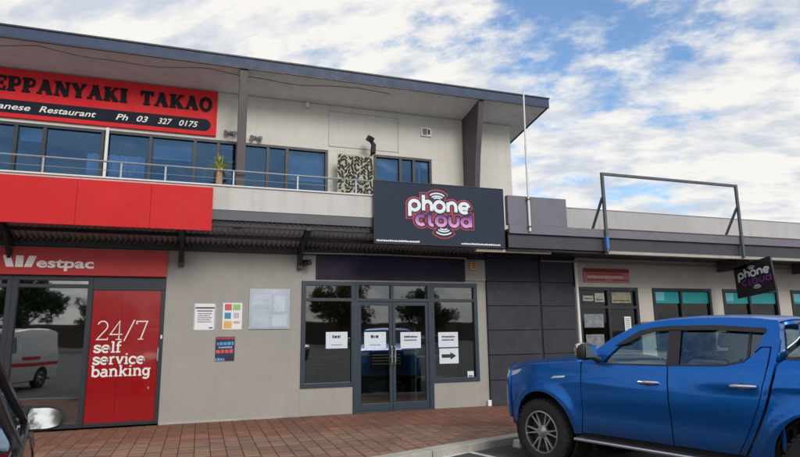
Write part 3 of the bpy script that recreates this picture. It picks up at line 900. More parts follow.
# phone shop sign -----------------------------------------------------------------
m_sgn = mat('sign_face_navy', S(24, 38, 60), 0.12, 0.10, 1.2, spec=0.5)
m_sgr = mat('sign_outline_red', S(196, 44, 74), 0.4, 0.05, 4.0)
m_sgd = mat('sign_inner_navy', S(24, 26, 52), 0.3, 0.05, 4.0)
m_sgw = mat('sign_letter_white', (0.78, 0.86, 0.92, 1), 0.4, 0.02, 4.0)
def grad_mat(name, z0, z1, c0, c1):
    m = bpy.data.materials.new(name); m.use_nodes = True
    n = m.node_tree.nodes; l = m.node_tree.links; p = n['Principled BSDF']
    g = n.new('ShaderNodeTexCoord'); s_ = n.new('ShaderNodeSeparateXYZ'); l.new(g.outputs['Generated'], s_.inputs[0])
    r_ = n.new('ShaderNodeValToRGB'); r_.color_ramp.elements[0].color = c0; r_.color_ramp.elements[1].color = c1
    r_.color_ramp.elements[0].position = z0; r_.color_ramp.elements[1].position = z1
    l.new(s_.outputs[2], r_.inputs[0]); l.new(r_.outputs[0], p.inputs['Base Color']); p.inputs['Roughness'].default_value = 0.4
    return m
m_cld = grad_mat('sign_letter_purple', 0.05, 0.85, S(232, 170, 232), S(120, 40, 140))
def circ(cx_, cy_, r_): return arc(cx_, cy_, r_, r_, 0, 360, 22)[:-1]
LOGO_PHONE = [  # (points, closed); x-height 1
 (circ(.5,.5,.40), True), ([(.10,.5),(.10,-.42)], False),
 ([(1.26,.10),(1.26,1.42)], False), (arc(1.60,.52,.34,.38,180,0,9)+[(1.94,.10)], False),
 (circ(2.62,.5,.42), True),
 ([(3.36,.10),(3.36,.9)], False), (arc(3.70,.52,.34,.38,180,0,9)+[(4.04,.10)], False),
 (arc(4.78,.5,.40,.40,8,312,16), False), ([(4.46,.47),(5.12,.47)], False)]
LOGO_CLOUD = [
 (arc(.46,.5,.38,.40,50,310,14), False), ([(1.16,1.0),(1.16,.36)]+arc(1.40,.34,.24,.24,180,290,5), False),
 (circ(2.14,.5,.40), True), ([(2.90,.9),(2.90,.5)]+arc(3.26,.48,.36,.38,180,360,9)+[(3.62,.9)], False),
 (circ(4.32,.5,.36), True), ([(4.72,1.12),(4.72,.08)], False)]
ARCS = [(arc(0,0,.95,.62,40,140,10), False), (arc(0,-.02,.66,.38,35,145,8), False), (arc(0,0,.40,.18,30,150,6), False)]
def logo(parent, to3, sc_, m_out=None, m_low=None):
    """to3(a,b,d): logo plane coordinates (metres) and height above the face"""
    uw, uh = 0.238*sc_, 0.205*sc_
    def paths(P, ox, oz, kx, kz): return [([(ox+p[0]*kx, oz+p[1]*kz) for p in pts], c) for pts, c in P]
    ph = paths(LOGO_PHONE, 0, 0, uw, uh*1.10)
    cl = paths(LOGO_CLOUD, 0.14*sc_, -0.27*sc_, uw, uh*1.05)
    at_ = paths(ARCS, 0.58*sc_, 0.245*sc_, 0.20*sc_, 0.20*sc_)
    ab = paths([([(p[0], -p[1]) for p in pts], c) for pts, c in ARCS], 0.70*sc_, -0.285*sc_, 0.21*sc_, 0.22*sc_)
    for nm, mm, group, w, d0 in (('logo_outline', m_out or m_sgr, ph+cl+at_+ab, 0.155, 0.0012), ('logo_inner', m_sgd, ph+cl+at_+ab, 0.115, 0.0042),  # navy print layer between the outline and the letters
                             ('logo_lettering', m_sgw, ph, 0.066, 0.0075), ('logo_lettering', m_low or m_cld, cl, 0.062, 0.0075), ('logo_waves', m_sgw, at_, 0.026, 0.0075), ('logo_waves', m_sgw, ab, 0.026, 0.0075)):
        mb = MB()
        for q, (pts, c) in enumerate(group):
            stroke(mb, pts, w*sc_, lambda a, b, d: to3(a, b, d), d0+0.00018*(q % 12), c, cap=(nm in ('logo_outline', 'logo_inner')))
        mb.build(nm, mm, parent)
def fake_line(mb, x, z, y, w, h, seed):
    rnd = random.Random(seed)
    a = x
    while a < x+w-0.004:
        b = min(a+rnd.uniform(0.4, 1.0)*h, x+w)
        mb.box(a, b, y-0.002, y, z, z+h*rnd.uniform(0.7, 1.0))
        a = b+h*0.22
ps = thing('shop_sign', 'large dark navy phone shop signboard with white and purple logo on the awning', 'sign', (4.2, -1.1, 3.1))
box('board', m_sgn, ps, 2.915, 5.555, -1.10, -1.04, 3.105, 4.255, 0.003)
fr = MB()
fr.box(2.90,5.57,-1.106,-1.035,4.256,4.275); fr.box(2.90,5.57,-1.106,-1.035,3.085,3.104); fr.box(2.90,2.914,-1.106,-1.035,3.104,4.256); fr.box(5.556,5.57,-1.106,-1.035,3.104,4.256)
fr.build('edge_trim', m_aludk, ps, bevel=0.003)
logo(ps, lambda a, b, d: (3.57+a, -1.1005-d, 3.72+b), 1.0)
st_ = MB(); fake_line(st_, 2.95, 3.128, -1.1005, 0.83, 0.034, 3); fake_line(st_, 4.63, 3.128, -1.1005, 0.84, 0.034, 4)
st_.build('small_print', m_sgw, ps)
for x in (3.2, 4.2, 5.3): box('bracket', m_beamdk, ps, x-0.03, x+0.03, -1.034, -0.992, 3.40, 3.56)

# posters on the wall --------------------------------------------------------------
def poster(name, label, x0, x1, z0, z1, m, y=-0.001, cat='poster', th=0.006):
    t_ = thing(name, label, cat, ((x0+x1)/2, y, z0))
    box('sheet', m, t_, x0, x1, y-th, y, z0, z1, 0.001)
    return t_
yy = -0.0072
p1 = poster('wall_poster', 'white notice with grey text block, left of the wall posters', -0.12, 0.26, 1.58, 2.045, m_paper)
b_ = MB(); b_.box(-0.09,0.23,yy-.002,yy,1.955,1.985); b_.box(-0.06,0.20,yy-.002,yy,1.905,1.925)
for k in range(5): fake_line(b_, -0.05, 1.86-k*0.036, yy, 0.24-0.03*(k % 2), 0.018, 10+k)
b_.box(0.15,0.21,yy-.002,yy,1.605,1.63)
b_.build('print', mat('print_grey', S(96,100,108), 0.7), p1)
for xa in (-0.12, 0.234): MB().box(xa,xa+0.025,yy-.002,yy,1.582,2.043).build('border', mat('print_pale', S(176,184,196), 0.7), p1)
p2 = poster('wall_poster', 'white poster with coloured squares in the middle of the wall posters', 0.375, 0.715, 1.585, 2.06, m_paper)
sq = [(0.41,0.53,1.925,2.04,S(206,92,98)),(0.55,0.68,1.93,2.035,S(150,200,120)),(0.41,0.52,1.775,1.885,S(60,140,180)),(0.565,0.66,1.785,1.88,S(196,180,200)),(0.40,0.54,1.605,1.735,S(222,176,104)),(0.565,0.68,1.69,1.73,S(200,170,130))]
for i, (a,b,c_,d,cc) in enumerate(sq):
    MB().box(a,b,yy-.002,yy,c_,d).build('colour_square', mat('poster_ink_%d' % i, cc, 0.6), p2)
p3 = thing('notice_board', 'large pale blue notice board behind perspex on the wall left of the shopfront', 'notice board', (1.2, -0.02, 1.585))
box('frame', mat('board_frame', S(190,198,206), 0.5), p3, 0.835, 1.57, -0.022, -0.001, 1.585, 2.32, 0.004)
box('sheet', mat('board_blue', S(206,212,220), 0.5), p3, 0.86, 1.545, -0.026, -0.0222, 1.61, 2.295, 0)
for a,b,c_,d in ((0.90,1.22,2.02,2.22),(1.28,1.48,1.90,2.20),(0.90,1.18,1.72,1.94),(1.26,1.52,1.64,1.84)):
    MB().box(a,b,-0.029,-0.0262,c_,d).build('paper', mat('board_paper', S(222,226,230), 0.6, rand=0.06), p3)
box('cover', glass('perspex', (0.93,0.95,0.97), 0.03), p3, 0.85, 1.555, -0.038, -0.035, 1.6, 2.305, 0)
p4 = poster('wall_poster', 'small dark blue and red poster under the other wall posters', 0.275, 0.605, 1.03, 1.455, mat('poster_dark_blue', S(32,44,78), 0.5))
for a,b,c_,d,cc in ((0.28,0.60,1.415,1.45,S(196,60,70)),(0.30,0.585,1.31,1.37,S(90,150,210)),(0.29,0.59,1.17,1.24,S(214,80,84)),(0.33,0.56,1.255,1.29,S(150,170,210)),(0.28,0.44,1.035,1.09,S(110,160,200)),(0.46,0.60,1.06,1.13,S(30,34,40))):
    o_ = MB(); fake_line(o_, a, c_, yy, b-a, d-c_, int(a*1000+c_*77)); o_.build('print', mat('poster4_ink_%d' % int(c_*1000), cc, 0.5), p4)
# papers taped inside the shop glass
m_tape = mat('print_black', S(40,44,52), 0.6)
def paper(x0, x1, z0, z1, y, label, kind, seed):
    t_ = thing('paper_notice', label, 'paper', ((x0+x1)/2, y, z0), group='paper notices taped to the shop glass')
    box('sheet', mat('notice_paper', S(214,224,236), 0.7, 0.02), t_, x0, x1, y-0.002, y, z0, z1, 0)
    b_ = MB(); w = x1-x0; y2 = y-0.0022
    if kind == 0:
        fake_line(b_, x0+w*0.30, z1-0.115, y2, w*0.38, 0.055, seed)
        fake_line(b_, x0+w*0.25, z0+0.06, y2, w*0.5, 0.012, seed+1)
    elif kind == 1:
        fake_line(b_, x0+w*0.18, z1-0.11, y2, w*0.66, 0.04, seed)
        fake_line(b_, x0+w*0.18, z1-0.17, y2, w*0.60, 0.03, seed+3)
    else:
        zc = (z0+z1)/2
        b_.prism([(x0+w*.12,zc-.035),(x0+w*.58,zc-.035),(x0+w*.58,zc-.075),(x0+w*.88,zc),(x0+w*.58,zc+.075),(x0+w*.58,zc+.035),(x0+w*.12,zc+.035)], lambda a,b:(a,y2-0.002,b), lambda a,b:(a,y2,b))
    b_.build('print', m_tape, t_)
yw = 0.022; yd = 0.006
paper(2.27, 2.69, 1.21, 1.52, yw, 'white paper notice on the left shop window pane', 0, 1)
paper(3.02, 3.46, 1.195, 1.51, yd, 'white paper notice on the left shop door', 0, 2)
paper(3.76, 4.19, 1.185, 1.50, yd, 'white paper notice on the right shop door', 1, 5)
paper(4.575, 5.01, 1.19, 1.49, yw, 'white paper notice above the arrow sheet on the right shop window', 1, 8)
paper(4.59, 5.01, 0.865, 1.165, yw, 'white paper sheet with black arrow on the right shop window', 2, 0)
paper(5.20, 5.34, 0.585, 0.70, yw, 'tiny white sticker in the lower right corner of the shop window', 1, 12)

# small grey tap box at foot of the pillar
tag(MB().box(5.60, 5.68, -0.07, -0.013, 0.0, 0.12).build('tap_box', m_paper, bevel=0.01), 'small white tap box at the foot of the white pillar beside the block wall', 'box')

# ================================================================ balcony things
bl = thing('balcony_railing', 'thin galvanised handrail with short posts along the white balcony ledge', 'railing', (0, -0.95, 4.0))
MB().tube([(-8.0,-0.95,4.275),(2.90,-0.95,4.275)], 0.017, 8).build('handrail', m_rail, bl, smooth=True)
MB().tube([(-8.0,-0.95,4.13),(2.90,-0.95,4.13)], 0.005, 6).build('wire', m_rail, bl)
for x in (-4.7, -3.58, -2.44, -1.33, -0.66, 0.43, 1.53, 2.6):
    box('post', m_rail, bl, x-0.015, x+0.015, -0.965, -0.935, 4.006, 4.262, 0.003)
# patterned privacy screen
scn = thing('balcony_screen', 'mottled black and cream patterned screen panel on the balcony', 'screen', (2.75,-0.3,3.462))
MB().box(2.40,3.12,-0.30,-0.28,3.462,4.97).build('backing', mat('screen_cream', S(176,174,156), 0.8), scn)
lf = MB()
rnd = random.Random(5)
for i_ in range(11):
    for j_ in range(23):
        x = 2.44+i_*0.064+rnd.uniform(-.014,.014); z = 3.52+j_*0.063+rnd.uniform(-.014,.014)
        if rnd.random() < 0.08: continue
        a = (0.9 if (i_//2+j_//4) % 2 else -0.9)+rnd.uniform(-.35,.35); l_ = rnd.uniform(.09,.14); w_ = rnd.uniform(.040,.062)
        dx, dz = math.cos(a)*l_/2, math.sin(a)*l_/2; px_, pz_ = -math.sin(a)*w_/2, math.cos(a)*w_/2
        y_ = -0.3025-0.000004*(i_*36+j_)
        lf.add([(x-dx,y_,z-dz),(x-dx*.2+px_,y_,z-dz*.2+pz_),(x+dx,y_,z+dz),(x+dx*.2-px_,y_,z+dz*.2-pz_)], [(0,1,2,3)])
tag(lf.build('printed_pattern', mat('screen_dark', S(40,40,36), 0.8, 0.2, 20), scn), kind='stuff')
# potted yucca
yu = thing('potted_yucca', 'small potted yucca with spiky yellow green leaves on the balcony', 'plant', (0.21,-0.55,3.462))
MB().lathe([(0,0),(0.13,0),(0.17,0.30),(0.15,0.30),(0.14,0.27),(0,0.27)], 16, 'z', (0.21,-0.55,3.462)).build('pot', mat('pot_terracotta', S(150,120,100), 0.8), yu, smooth=True)
MB().tube([(0.21,-0.55,3.7),(0.215,-0.55,3.9),(0.20,-0.55,4.1),(0.205,-0.55,4.42)], [0.07,0.065,0.065,0.05], 8).build('trunk', mat('yucca_trunk', S(178,150,118), 0.9, 0.25, 14, 0.6, 40), yu, smooth=True)
m_leaf = mat('yucca_leaf', S(176,182,96), 0.6, 0.3, 6.0, rand=0.25)
for k in range(46):
    a = k*2.399; el = R(rnd.uniform(-32, 82)); L_ = rnd.uniform(.22,.33)
    b0 = Vector((0.205,-0.55,4.40+rnd.uniform(-.03,.05)))
    d = Vector((math.cos(a)*math.cos(el), math.sin(a)*math.cos(el), math.sin(el)))
    s_ = d.cross(Vector((0,0,1))).normalized()*0.020
    m1 = b0+d*L_*0.5+Vector((0,0,0.01)); e_ = b0+d*L_-Vector((0,0,0.03))
    MB().add([b0-s_*.6, b0+s_*.6, m1+s_, m1-s_, e_], [(0,1,2,3),(3,2,4)]).build('leaf', m_leaf, yu, solid=0.002)

# ================================================================ charcoal block wall
bw = thing('block_wall', 'charcoal painted block wall between the phone shop and the single storey shop', 'wall', (6.8, 0, 0))
box('core', m_joint, bw, 5.672, 7.86, 0.0, 0.35, 0, 3.45)
zs = [0.0, 0.50, 1.01, 1.515, 2.02, 2.535, 3.04, 3.43]
for (xa, xb, yf) in ((5.674, 6.93, -0.055), (7.00, 7.858, -0.025)):
    for j in range(len(zs)-1):
        box('block', m_block, bw, xa, xb, yf+random.uniform(-.002,.002), -0.001, zs[j]+0.006, zs[j+1]-0.006, 0.006)
tag(MB().tube([(7.905,-0.06,0.0),(7.905,-0.06,3.05)], 0.035, 12).build('downpipe', m_white, smooth=True), 'white downpipe at the corner between the block wall and the cream shop', 'pipe')

# ================================================================ single storey shop on the right
LB = thing('single_storey_shop', 'single storey cream shop with grey canopy and white roof parapet', 'building', (12, 0, 0))
def lwall(x0, x1, z0, z1, m=m_wallR, y0=0.0, y1=0.22): return box('wall', m, LB, x0, x1, y0, y1, z0, z1, 0.003)
XE = 23.0
lwall(7.862, 7.945, 0, 3.3); lwall(7.862, XE, 2.455, 3.3); lwall(9.605, 10.025, 0, 2.453)
wins = [(10.03, 11.80), (12.18, 14.02), (14.48, 16.3), (16.8, 18.6)]
prev = 10.03
for i, (a, b) in enumerate(wins):
    lwall(a, b, 0, 0.70)
    nxt = wins[i+1][0] if i+1 < len(wins) else XE
    lwall(b+0.003, nxt-0.003, 0, 2.453)
box('parapet', mat('parapet_pale', (0.50,0.50,0.50,1), 0.8, 0.05, 1.0, dirt=0.35), LB, 6.98, XE, 0.0, 0.2, 3.32, 4.255, 0.004)
box('parapet_cap', m_white, LB, 6.98, XE, -0.02, 0.22, 4.257, 4.275)
box('flat_roof', m_grey, LB, 7.0, XE, 0.2, 8.0, 3.3, 3.42)
box('interior_back_wall', m_inwall, LB, 7.9, XE, 4.5, 4.6, 0, 3.2)
box('interior_floor', m_infl, LB, 7.9, XE, 0.23, 4.5, 0, 0.02)
box('interior_ceiling', m_inwall, LB, 7.9, XE, 0.23, 4.5, 3.2, 3.25)
dw = window(7.948, 9.602, 0.02, 2.452, 0.075, m=m_aludk, g=g_right, rails=(2.0,), mulls=(8.765,), parent=LB, name='door')
for (a, b) in wins:
    w = window(a, b, 0.702, 2.452, 0.07, m=m_aludk, g=g_right, mulls=((a+b)/2-0.05,), parent=LB)
    MB().box(a+0.07, (a+b)/2-0.09, 0.022, 0.027, 2.10, 2.40).build('teal_film', m_teal, w)
    MB().box((a+b)/2-0.01, b-0.07, 0.022, 0.027, 2.10, 2.40).build('teal_film', m_teal, w)
    MB().box(a+0.1, a+0.36, 0.018, 0.0215, 2.16, 2.36).build('film_patch', mat('teal_pale', S(110,190,200), 0.5), w)
    MB().box(a+0.2, b-0.2, 0.7, 1.0, 1.0, 1.06).build('display_board', m_wallR, w)
# posters inside the right shop door
d1 = poster('door_notice', 'white paper notice low on the right leaf of the cream shop door', 9.19, 9.37, 1.42, 1.79, m_paper, 0.022, 'paper', 0.002)
fl_ = MB()
for k in range(6): fake_line(fl_, 9.21, 1.73-k*0.045, 0.0198, 0.13, 0.018, 40+k)
fl_.build('print', m_tape, d1)
for i, (a,b,c_,d, nm) in enumerate(((8.10,8.38,2.14,2.26,'pale oval sticker in the fanlight over the cream shop door'),(8.42,8.68,2.12,2.32,'white square sticker in the fanlight over the cream shop door'),(8.88,9.42,2.10,2.34,'long cream sticker in the right fanlight over the cream shop door'))):
    t_ = poster('fanlight_sticker', nm, a, b, c_, d, mat('sticker_%d' % i, S(168,170,160) if i != 2 else S(150,146,124), 0.7, 0.25, 9), 0.022, 'sticker', 0.002)
    q_ = MB(); fake_line(q_, a+0.03, c_+0.04, 0.0195, b-a-0.06, 0.03, 60+i); q_.build('print', m_tape, t_)
for i, (a,b,c_,d) in enumerate(((8.10,8.62,1.55,1.85),(8.12,8.60,1.05,1.40))):
    poster('door_poster', ['upper','lower'][i]+' grey poster on the left leaf of the cream shop door', a, b, c_, d, mat('poster_greyish', S(120,128,136), 0.7, 0.4, 8), 0.022, 'poster', 0.002)
# small red sign above its door
r_s = thing('door_sign', 'small red and white shop sign above the cream shop door', 'sign', (8.75, -0.03, 2.56))
box('board', mat('sign_faded_pink', S(196,120,124), 0.6), r_s, 8.13, 9.38, -0.035, -0.002, 2.56, 2.88, 0.003)
box('top_band', mat('sign_dark_red', S(140,26,32), 0.6), r_s, 8.14, 9.37, -0.038, -0.0352, 2.785, 2.872, 0)
f1 = MB(); fake_line(f1, 8.22, 2.655, -0.0355, 0.98, 0.06, 21); f1.build('lettering', mat('sign_pale_pink', S(226,206,204), 0.6), r_s)
f1 = MB(); fake_line(f1, 8.2, 2.60, -0.0355, 0.5, 0.03, 22); fake_line(f1, 8.9, 2.60, -0.0355, 0.4, 0.03, 23); fake_line(f1, 8.2, 2.735, -0.0355, 1.0, 0.03, 24); f1.build('lettering', mat('sign_dark_red', S(140,26,32), 0.6), r_s)

# canopy of the right shop ----------------------------------------------------------
YC = -1.2
cp = MB().box(5.62, XE, YC, YC+0.05, 3.375, 3.55).build('canopy', m_mauve, LB, bevel=0.004)
box('canopy_roof', m_grey, cp, 5.62, XE, YC+0.052, -0.06, 3.42, 3.47)
box('canopy_soffit', m_beamdk, cp, 5.62, XE, YC+0.28, -0.06, 3.10, 3.13)
box('recessed_band', mat('canopy_band_dark', S(62,62,72), 0.5, 0.12, 2.0, dirt=0.3), cp, 5.62, XE, YC+0.055, YC+0.10, 3.10, 3.374)
box('canopy_lip', mat('canopy_lip_pale', S(170,164,158), 0.6, 0.1, 2.0, dirt=0.5), cp, 7.90, XE, YC-0.005, YC+0.10, 3.035, 3.098, 0.006)
box('canopy_lip', m_beamdk, cp, 5.62, 7.895, YC+0.11, YC+0.2, 3.05, 3.098)
box('rust_edge', m_rust, cp, 7.95, XE, YC-0.012, YC+0.03, 3.552, 3.572)
box('back_batten', mat('batten_grey', S(150,146,140), 0.6), cp, 7.0, XE, -0.10, -0.063, 2.985, 3.02)
for x in (12.05, 14.6, 17.0): box('cross_beam', m_brown, cp, x-0.05, x+0.05, YC+0.30, -0.062, 2.86, 3.098)
# mauve return parapet over the dark bay and the cream light batten below it
tag(box('return_parapet', m_mauve, None, 5.61, 6.96, YC+0.01, YC+0.12, 3.552, 4.135), 'mauve grey upstand wall behind the white mast beside the phone shop sign', 'parapet')
tag(box('light_batten', m_cream, None, 4.98, 6.66, -1.02, -0.93, 3.02, 3.075), 'long cream light batten under the awning edge above the block wall', 'batten')
# mast
ms = thing('mast', 'thin white mast pole rising past the right end of the roof', 'pole', (6.05,-1.26,3.4))
MB().tube([(6.06,YC-0.03,3.42),(6.06,YC-0.03,5.2)], 0.024, 10).build('lower_tube', m_white, ms, smooth=True)
MB().tube([(6.06,YC-0.03,5.2),(6.075,YC-0.03,6.36)], 0.017, 10).build('upper_tube', m_white, ms, smooth=True)
for z in (3.5, 4.05): box('clamp', m_grey, ms, 6.02, 6.10, YC-0.06, YC+0.008, z, z+0.03)
# empty sign frame
sf = thing('sign_frame', 'empty rectangular steel sign frame standing above the canopy edge', 'sign frame', (9.7, YC-0.03, 3.1))
yf = YC-0.035
for x in (7.86, 11.56):
    box('upright', m_steel, sf, x-0.028, x+0.028, yf-0.028, yf+0.028, 3.06, 4.70, 0.004)
    MB().beam((x-0.035, yf+0.0, 4.22), (x-0.035, -0.78, 3.50), 0.04, 0.04).build('brace', m_steel, sf)
box('top_rail', m_steel, sf, 7.832, 11.588, yf-0.028, yf+0.028, 4.702, 4.758, 0.004)
box('tape', m_bluet, sf, 7.83, 7.892, yf-0.032, yf+0.032, 3.14, 3.40, 0.002)
# hanging sign under the canopy, square to the shops
hs = thing('hanging_sign', 'small dark phone shop sign hanging under the right canopy', 'sign', (12.0, -1.05, 2.2))
HX = 12.0
ptl, pbl, ptr, pbr = (HX,-0.54,2.905), (HX,-0.575,2.185), (HX,-1.52,3.03), (HX,-1.60,2.25)
E1 = (Vector(ptr)-Vector(ptl)).normalized(); E2 = (Vector(ptl)-Vector(pbl)).normalized()
def hang(a, b, d):        # a along the sign from its wall end, b up
    return Vector(pbl)+E1*a+E2*b+Vector((-d,0,0))
MB().add([hang(0,0,0),hang(1.01,0,0),hang(0.985,0.78,0),hang(0,0.72,0),hang(0,0,-0.05),hang(1.01,0,-0.05),hang(0.985,0.78,-0.05),hang(0,0.72,-0.05)],
         [(0,1,2,3),(7,6,5,4),(0,4,5,1),(1,5,6,2),(2,6,7,3),(3,7,4,0)]).build('board', mat('hang_sign_dark', S(46,36,46), 0.35, 0.1, 2.0), hs, bevel=0.004)
logo(hs, lambda a, b, d: hang(0.10+a, 0.42+b, d), 0.66, mat('hang_outline_dim', S(70,40,56), 0.5), mat('hang_purple_dim', S(112,56,124), 0.5))
MB().beam((HX,-0.62,3.0),(HX,-0.62,3.10),0.02,0.02).build('hanger', m_beamdk, hs)
MB().beam((HX,-1.15,2.95),(HX,-1.15,3.05),0.02,0.02).build('hanger', m_beamdk, hs)
# ================================================================ vehicles
def pip(p, poly):
    x, y = p; c = False; n = len(poly)
    for i in range(n):
        x1, y1 = poly[i]; x2, y2 = poly[(i+1) % n]
        if (y1 > y) != (y2 > y) and x < (x2-x1)*(y-y1)/(y2-y1)+x1: c = not c
    return c
def dense(poly, step):
    out = []
    n = len(poly)
    for i in range(n):
        a, b = poly[i], poly[(i+1) % n]
        k = max(1, int(math.hypot(b[0]-a[0], b[1]-a[1])/step))
        for j in range(k): out.append((a[0]+(b[0]-a[0])*j/k, a[1]+(b[1]-a[1])*j/k))
    return out
def smooth_poly(pts, closed=False, k=4):
    """Catmull-Rom through the points"""
    n = len(pts); out = []
    for i in range(n if closed else n-1):
        p0 = pts[(i-1) % n] if (closed or i > 0) else pts[i]; p1 = pts[i]; p2 = pts[(i+1) % n]
        p3 = pts[(i+2) % n] if (closed or i+2 < n) else p2
        for j in range(k):
            t = j/k
            out.append(tuple(0.5*((2*p1[q])+(-p0[q]+p2[q])*t+(2*p0[q]-5*p1[q]+4*p2[q]-p3[q])*t*t+(-p0[q]+3*p1[q]-3*p2[q]+p3[q])*t**3) for q in (0,1)))
    if not closed: out.append(pts[-1])
    return out
def flat_mesh(outline, holes, step):
    loops = [dense(outline, step)]+[dense(h, step) for h in holes]
    V = []; E_ = []
    for lp in loops:
        b = len(V); V += lp; E_ += [(b+i, b+(i+1) % len(lp)) for i in range(len(lp))]
    xs = [p[0] for p in outline]; zs = [p[1] for p in outline]
    bd = np.array(V)
    x = min(xs)+step/2
    while x < max(xs):
        z = min(zs)+step/2
        while z < max(zs):
            if pip((x,z), outline) and not any(pip((x,z), h) for h in holes) and np.min(np.hypot(bd[:,0]-x, bd[:,1]-z)) > step*0.45:
                V.append((x,z))
            z += step
        x += step
    r_ = delaunay_2d_cdt([Vector(p) for p in V], E_, [], 0, 1e-6)
    vs = [(p.x, p.y) for p in r_[0]]; fs = []
    for f in r_[2]:
        c = (sum(vs[i][0] for i in f)/len(f), sum(vs[i][1] for i in f)/len(f))
        if pip(c, outline) and not any(pip(c, h) for h in holes): fs.append(tuple(f))
    return vs, fs
class Veh:
    def __init__(s, root, yf): s.root = root; s.yf = yf
    def panel(s, name, outline, m, holes=(), sides=(1,-1), off=0.0, step=0.07, thick=0.012, parent=None, label=None):
        vs, fs = flat_mesh(outline, list(holes), step)
        cnt = {}
        for f in fs:
            for i in range(len(f)):
                e = (f[i], f[(i+1) % len(f)]); cnt[tuple(sorted(e))] = cnt.get(tuple(sorted(e)), [])+[e]
        rim_ = [v[0] for v in cnt.values() if len(v) == 1]
        e = 0.004
        res = []
        for sd_ in sides:
            P = [Vector((-L, sd_*(s.yf(L, z)+off), z)) for L, z in vs]
            N = [Vector(((s.yf(L+e, z)-s.yf(L-e, z))/(2*e), sd_, -(s.yf(L, z+e)-s.yf(L, z-e))/(2*e))).normalized() for L, z in vs]
            f = fs[0]; a, b, c = (P[i] for i in f[:3])
            F = fs if (b-a).cross(c-a).y*sd_ > 0 else [q[::-1] for q in fs]
            fl = F is not fs
            V_ = list(P); NN = list(N); F_ = list(F)
            if thick:
                n0 = len(V_)
                I = [p-q*thick for p, q in zip(P, N)]
                V_ += I; NN += [-q for q in N]; F_ += [tuple(i+n0 for i in q[::-1]) for q in F]
                for (i, j) in rim_:
                    if fl: i, j = j, i
                    k = len(V_); wn_ = (P[j]-P[i]).cross(N[i]).normalized()
                    V_ += [P[j], P[i], I[i], I[j]]; NN += [wn_]*4; F_.append((k, k+1, k+2, k+3))
            pr = parent[sd_] if isinstance(parent, dict) else (parent or s.root)
            o = MB().add(V_, F_).build(name, m, pr, smooth=False, local=True, recalc=False)
            me = o.data
            me.polygons.foreach_set('use_smooth', [True]*len(me.polygons))
            me.normals_split_custom_set_from_vertices([tuple(q) for q in NN])
            if label: o['label'] = label
            res.append(o)
        return dict(zip(sides, res))
    def surf(s, name, fn, m, nu=24, nv=16, thick=0.01, parent=None, flip=False):
        return MB().grid(fn, nu, nv, flip).build(name, m, parent or s.root, smooth=True, solid=thick, local=True, recalc=False)
    def box(s, name, m, x0, x1, y0, y1, z0, z1, bevel=0.01, parent=None, seg=2):
        return MB().box(min(-x0,-x1), max(-x0,-x1), min(y0,y1), max(y0,y1), z0, z1).build(name, m, parent or s.root, bevel=bevel, local=True, seg=seg, smooth=False)

m_tyre = mat('tyre_rubber', (0.022, 0.022, 0.023, 1), 0.85, 0.15, 12, 0.5, 60)
m_rimd = mat('rim_dark', (0.05, 0.05, 0.055, 1), 0.35, 0.05, 6, metal=0.4)
m_rims = mat('rim_silver', (0.42, 0.43, 0.45, 1), 0.3, 0.04, 6, metal=0.85)
m_seat = mat('seat_fabric', (0.11, 0.11, 0.115, 1), 0.9, 0.1, 8)
m_under= mat('underbody', (0.012, 0.012, 0.012, 1), 0.9, 0.1, 4)
m_lens = mat('lamp_lens', (0.55, 0.58, 0.60, 1), 0.08, 0.03, 6, coat=1.0)
m_tail = mat('tail_lens', (0.12, 0.006, 0.008, 1), 0.12, 0.03, 6, coat=1.0)
m_chrome = mat('chrome', (0.72, 0.73, 0.75, 1), 0.10, 0.02, 6, metal=1.0)
g_car  = glass('car_glass', (0.66, 0.80, 0.80), 0.17, (0.72, 0.9, 1.0))
g_cardk= glass('car_glass_tinted', (0.28, 0.32, 0.36), 0.13, (0.6, 0.8, 1.0))
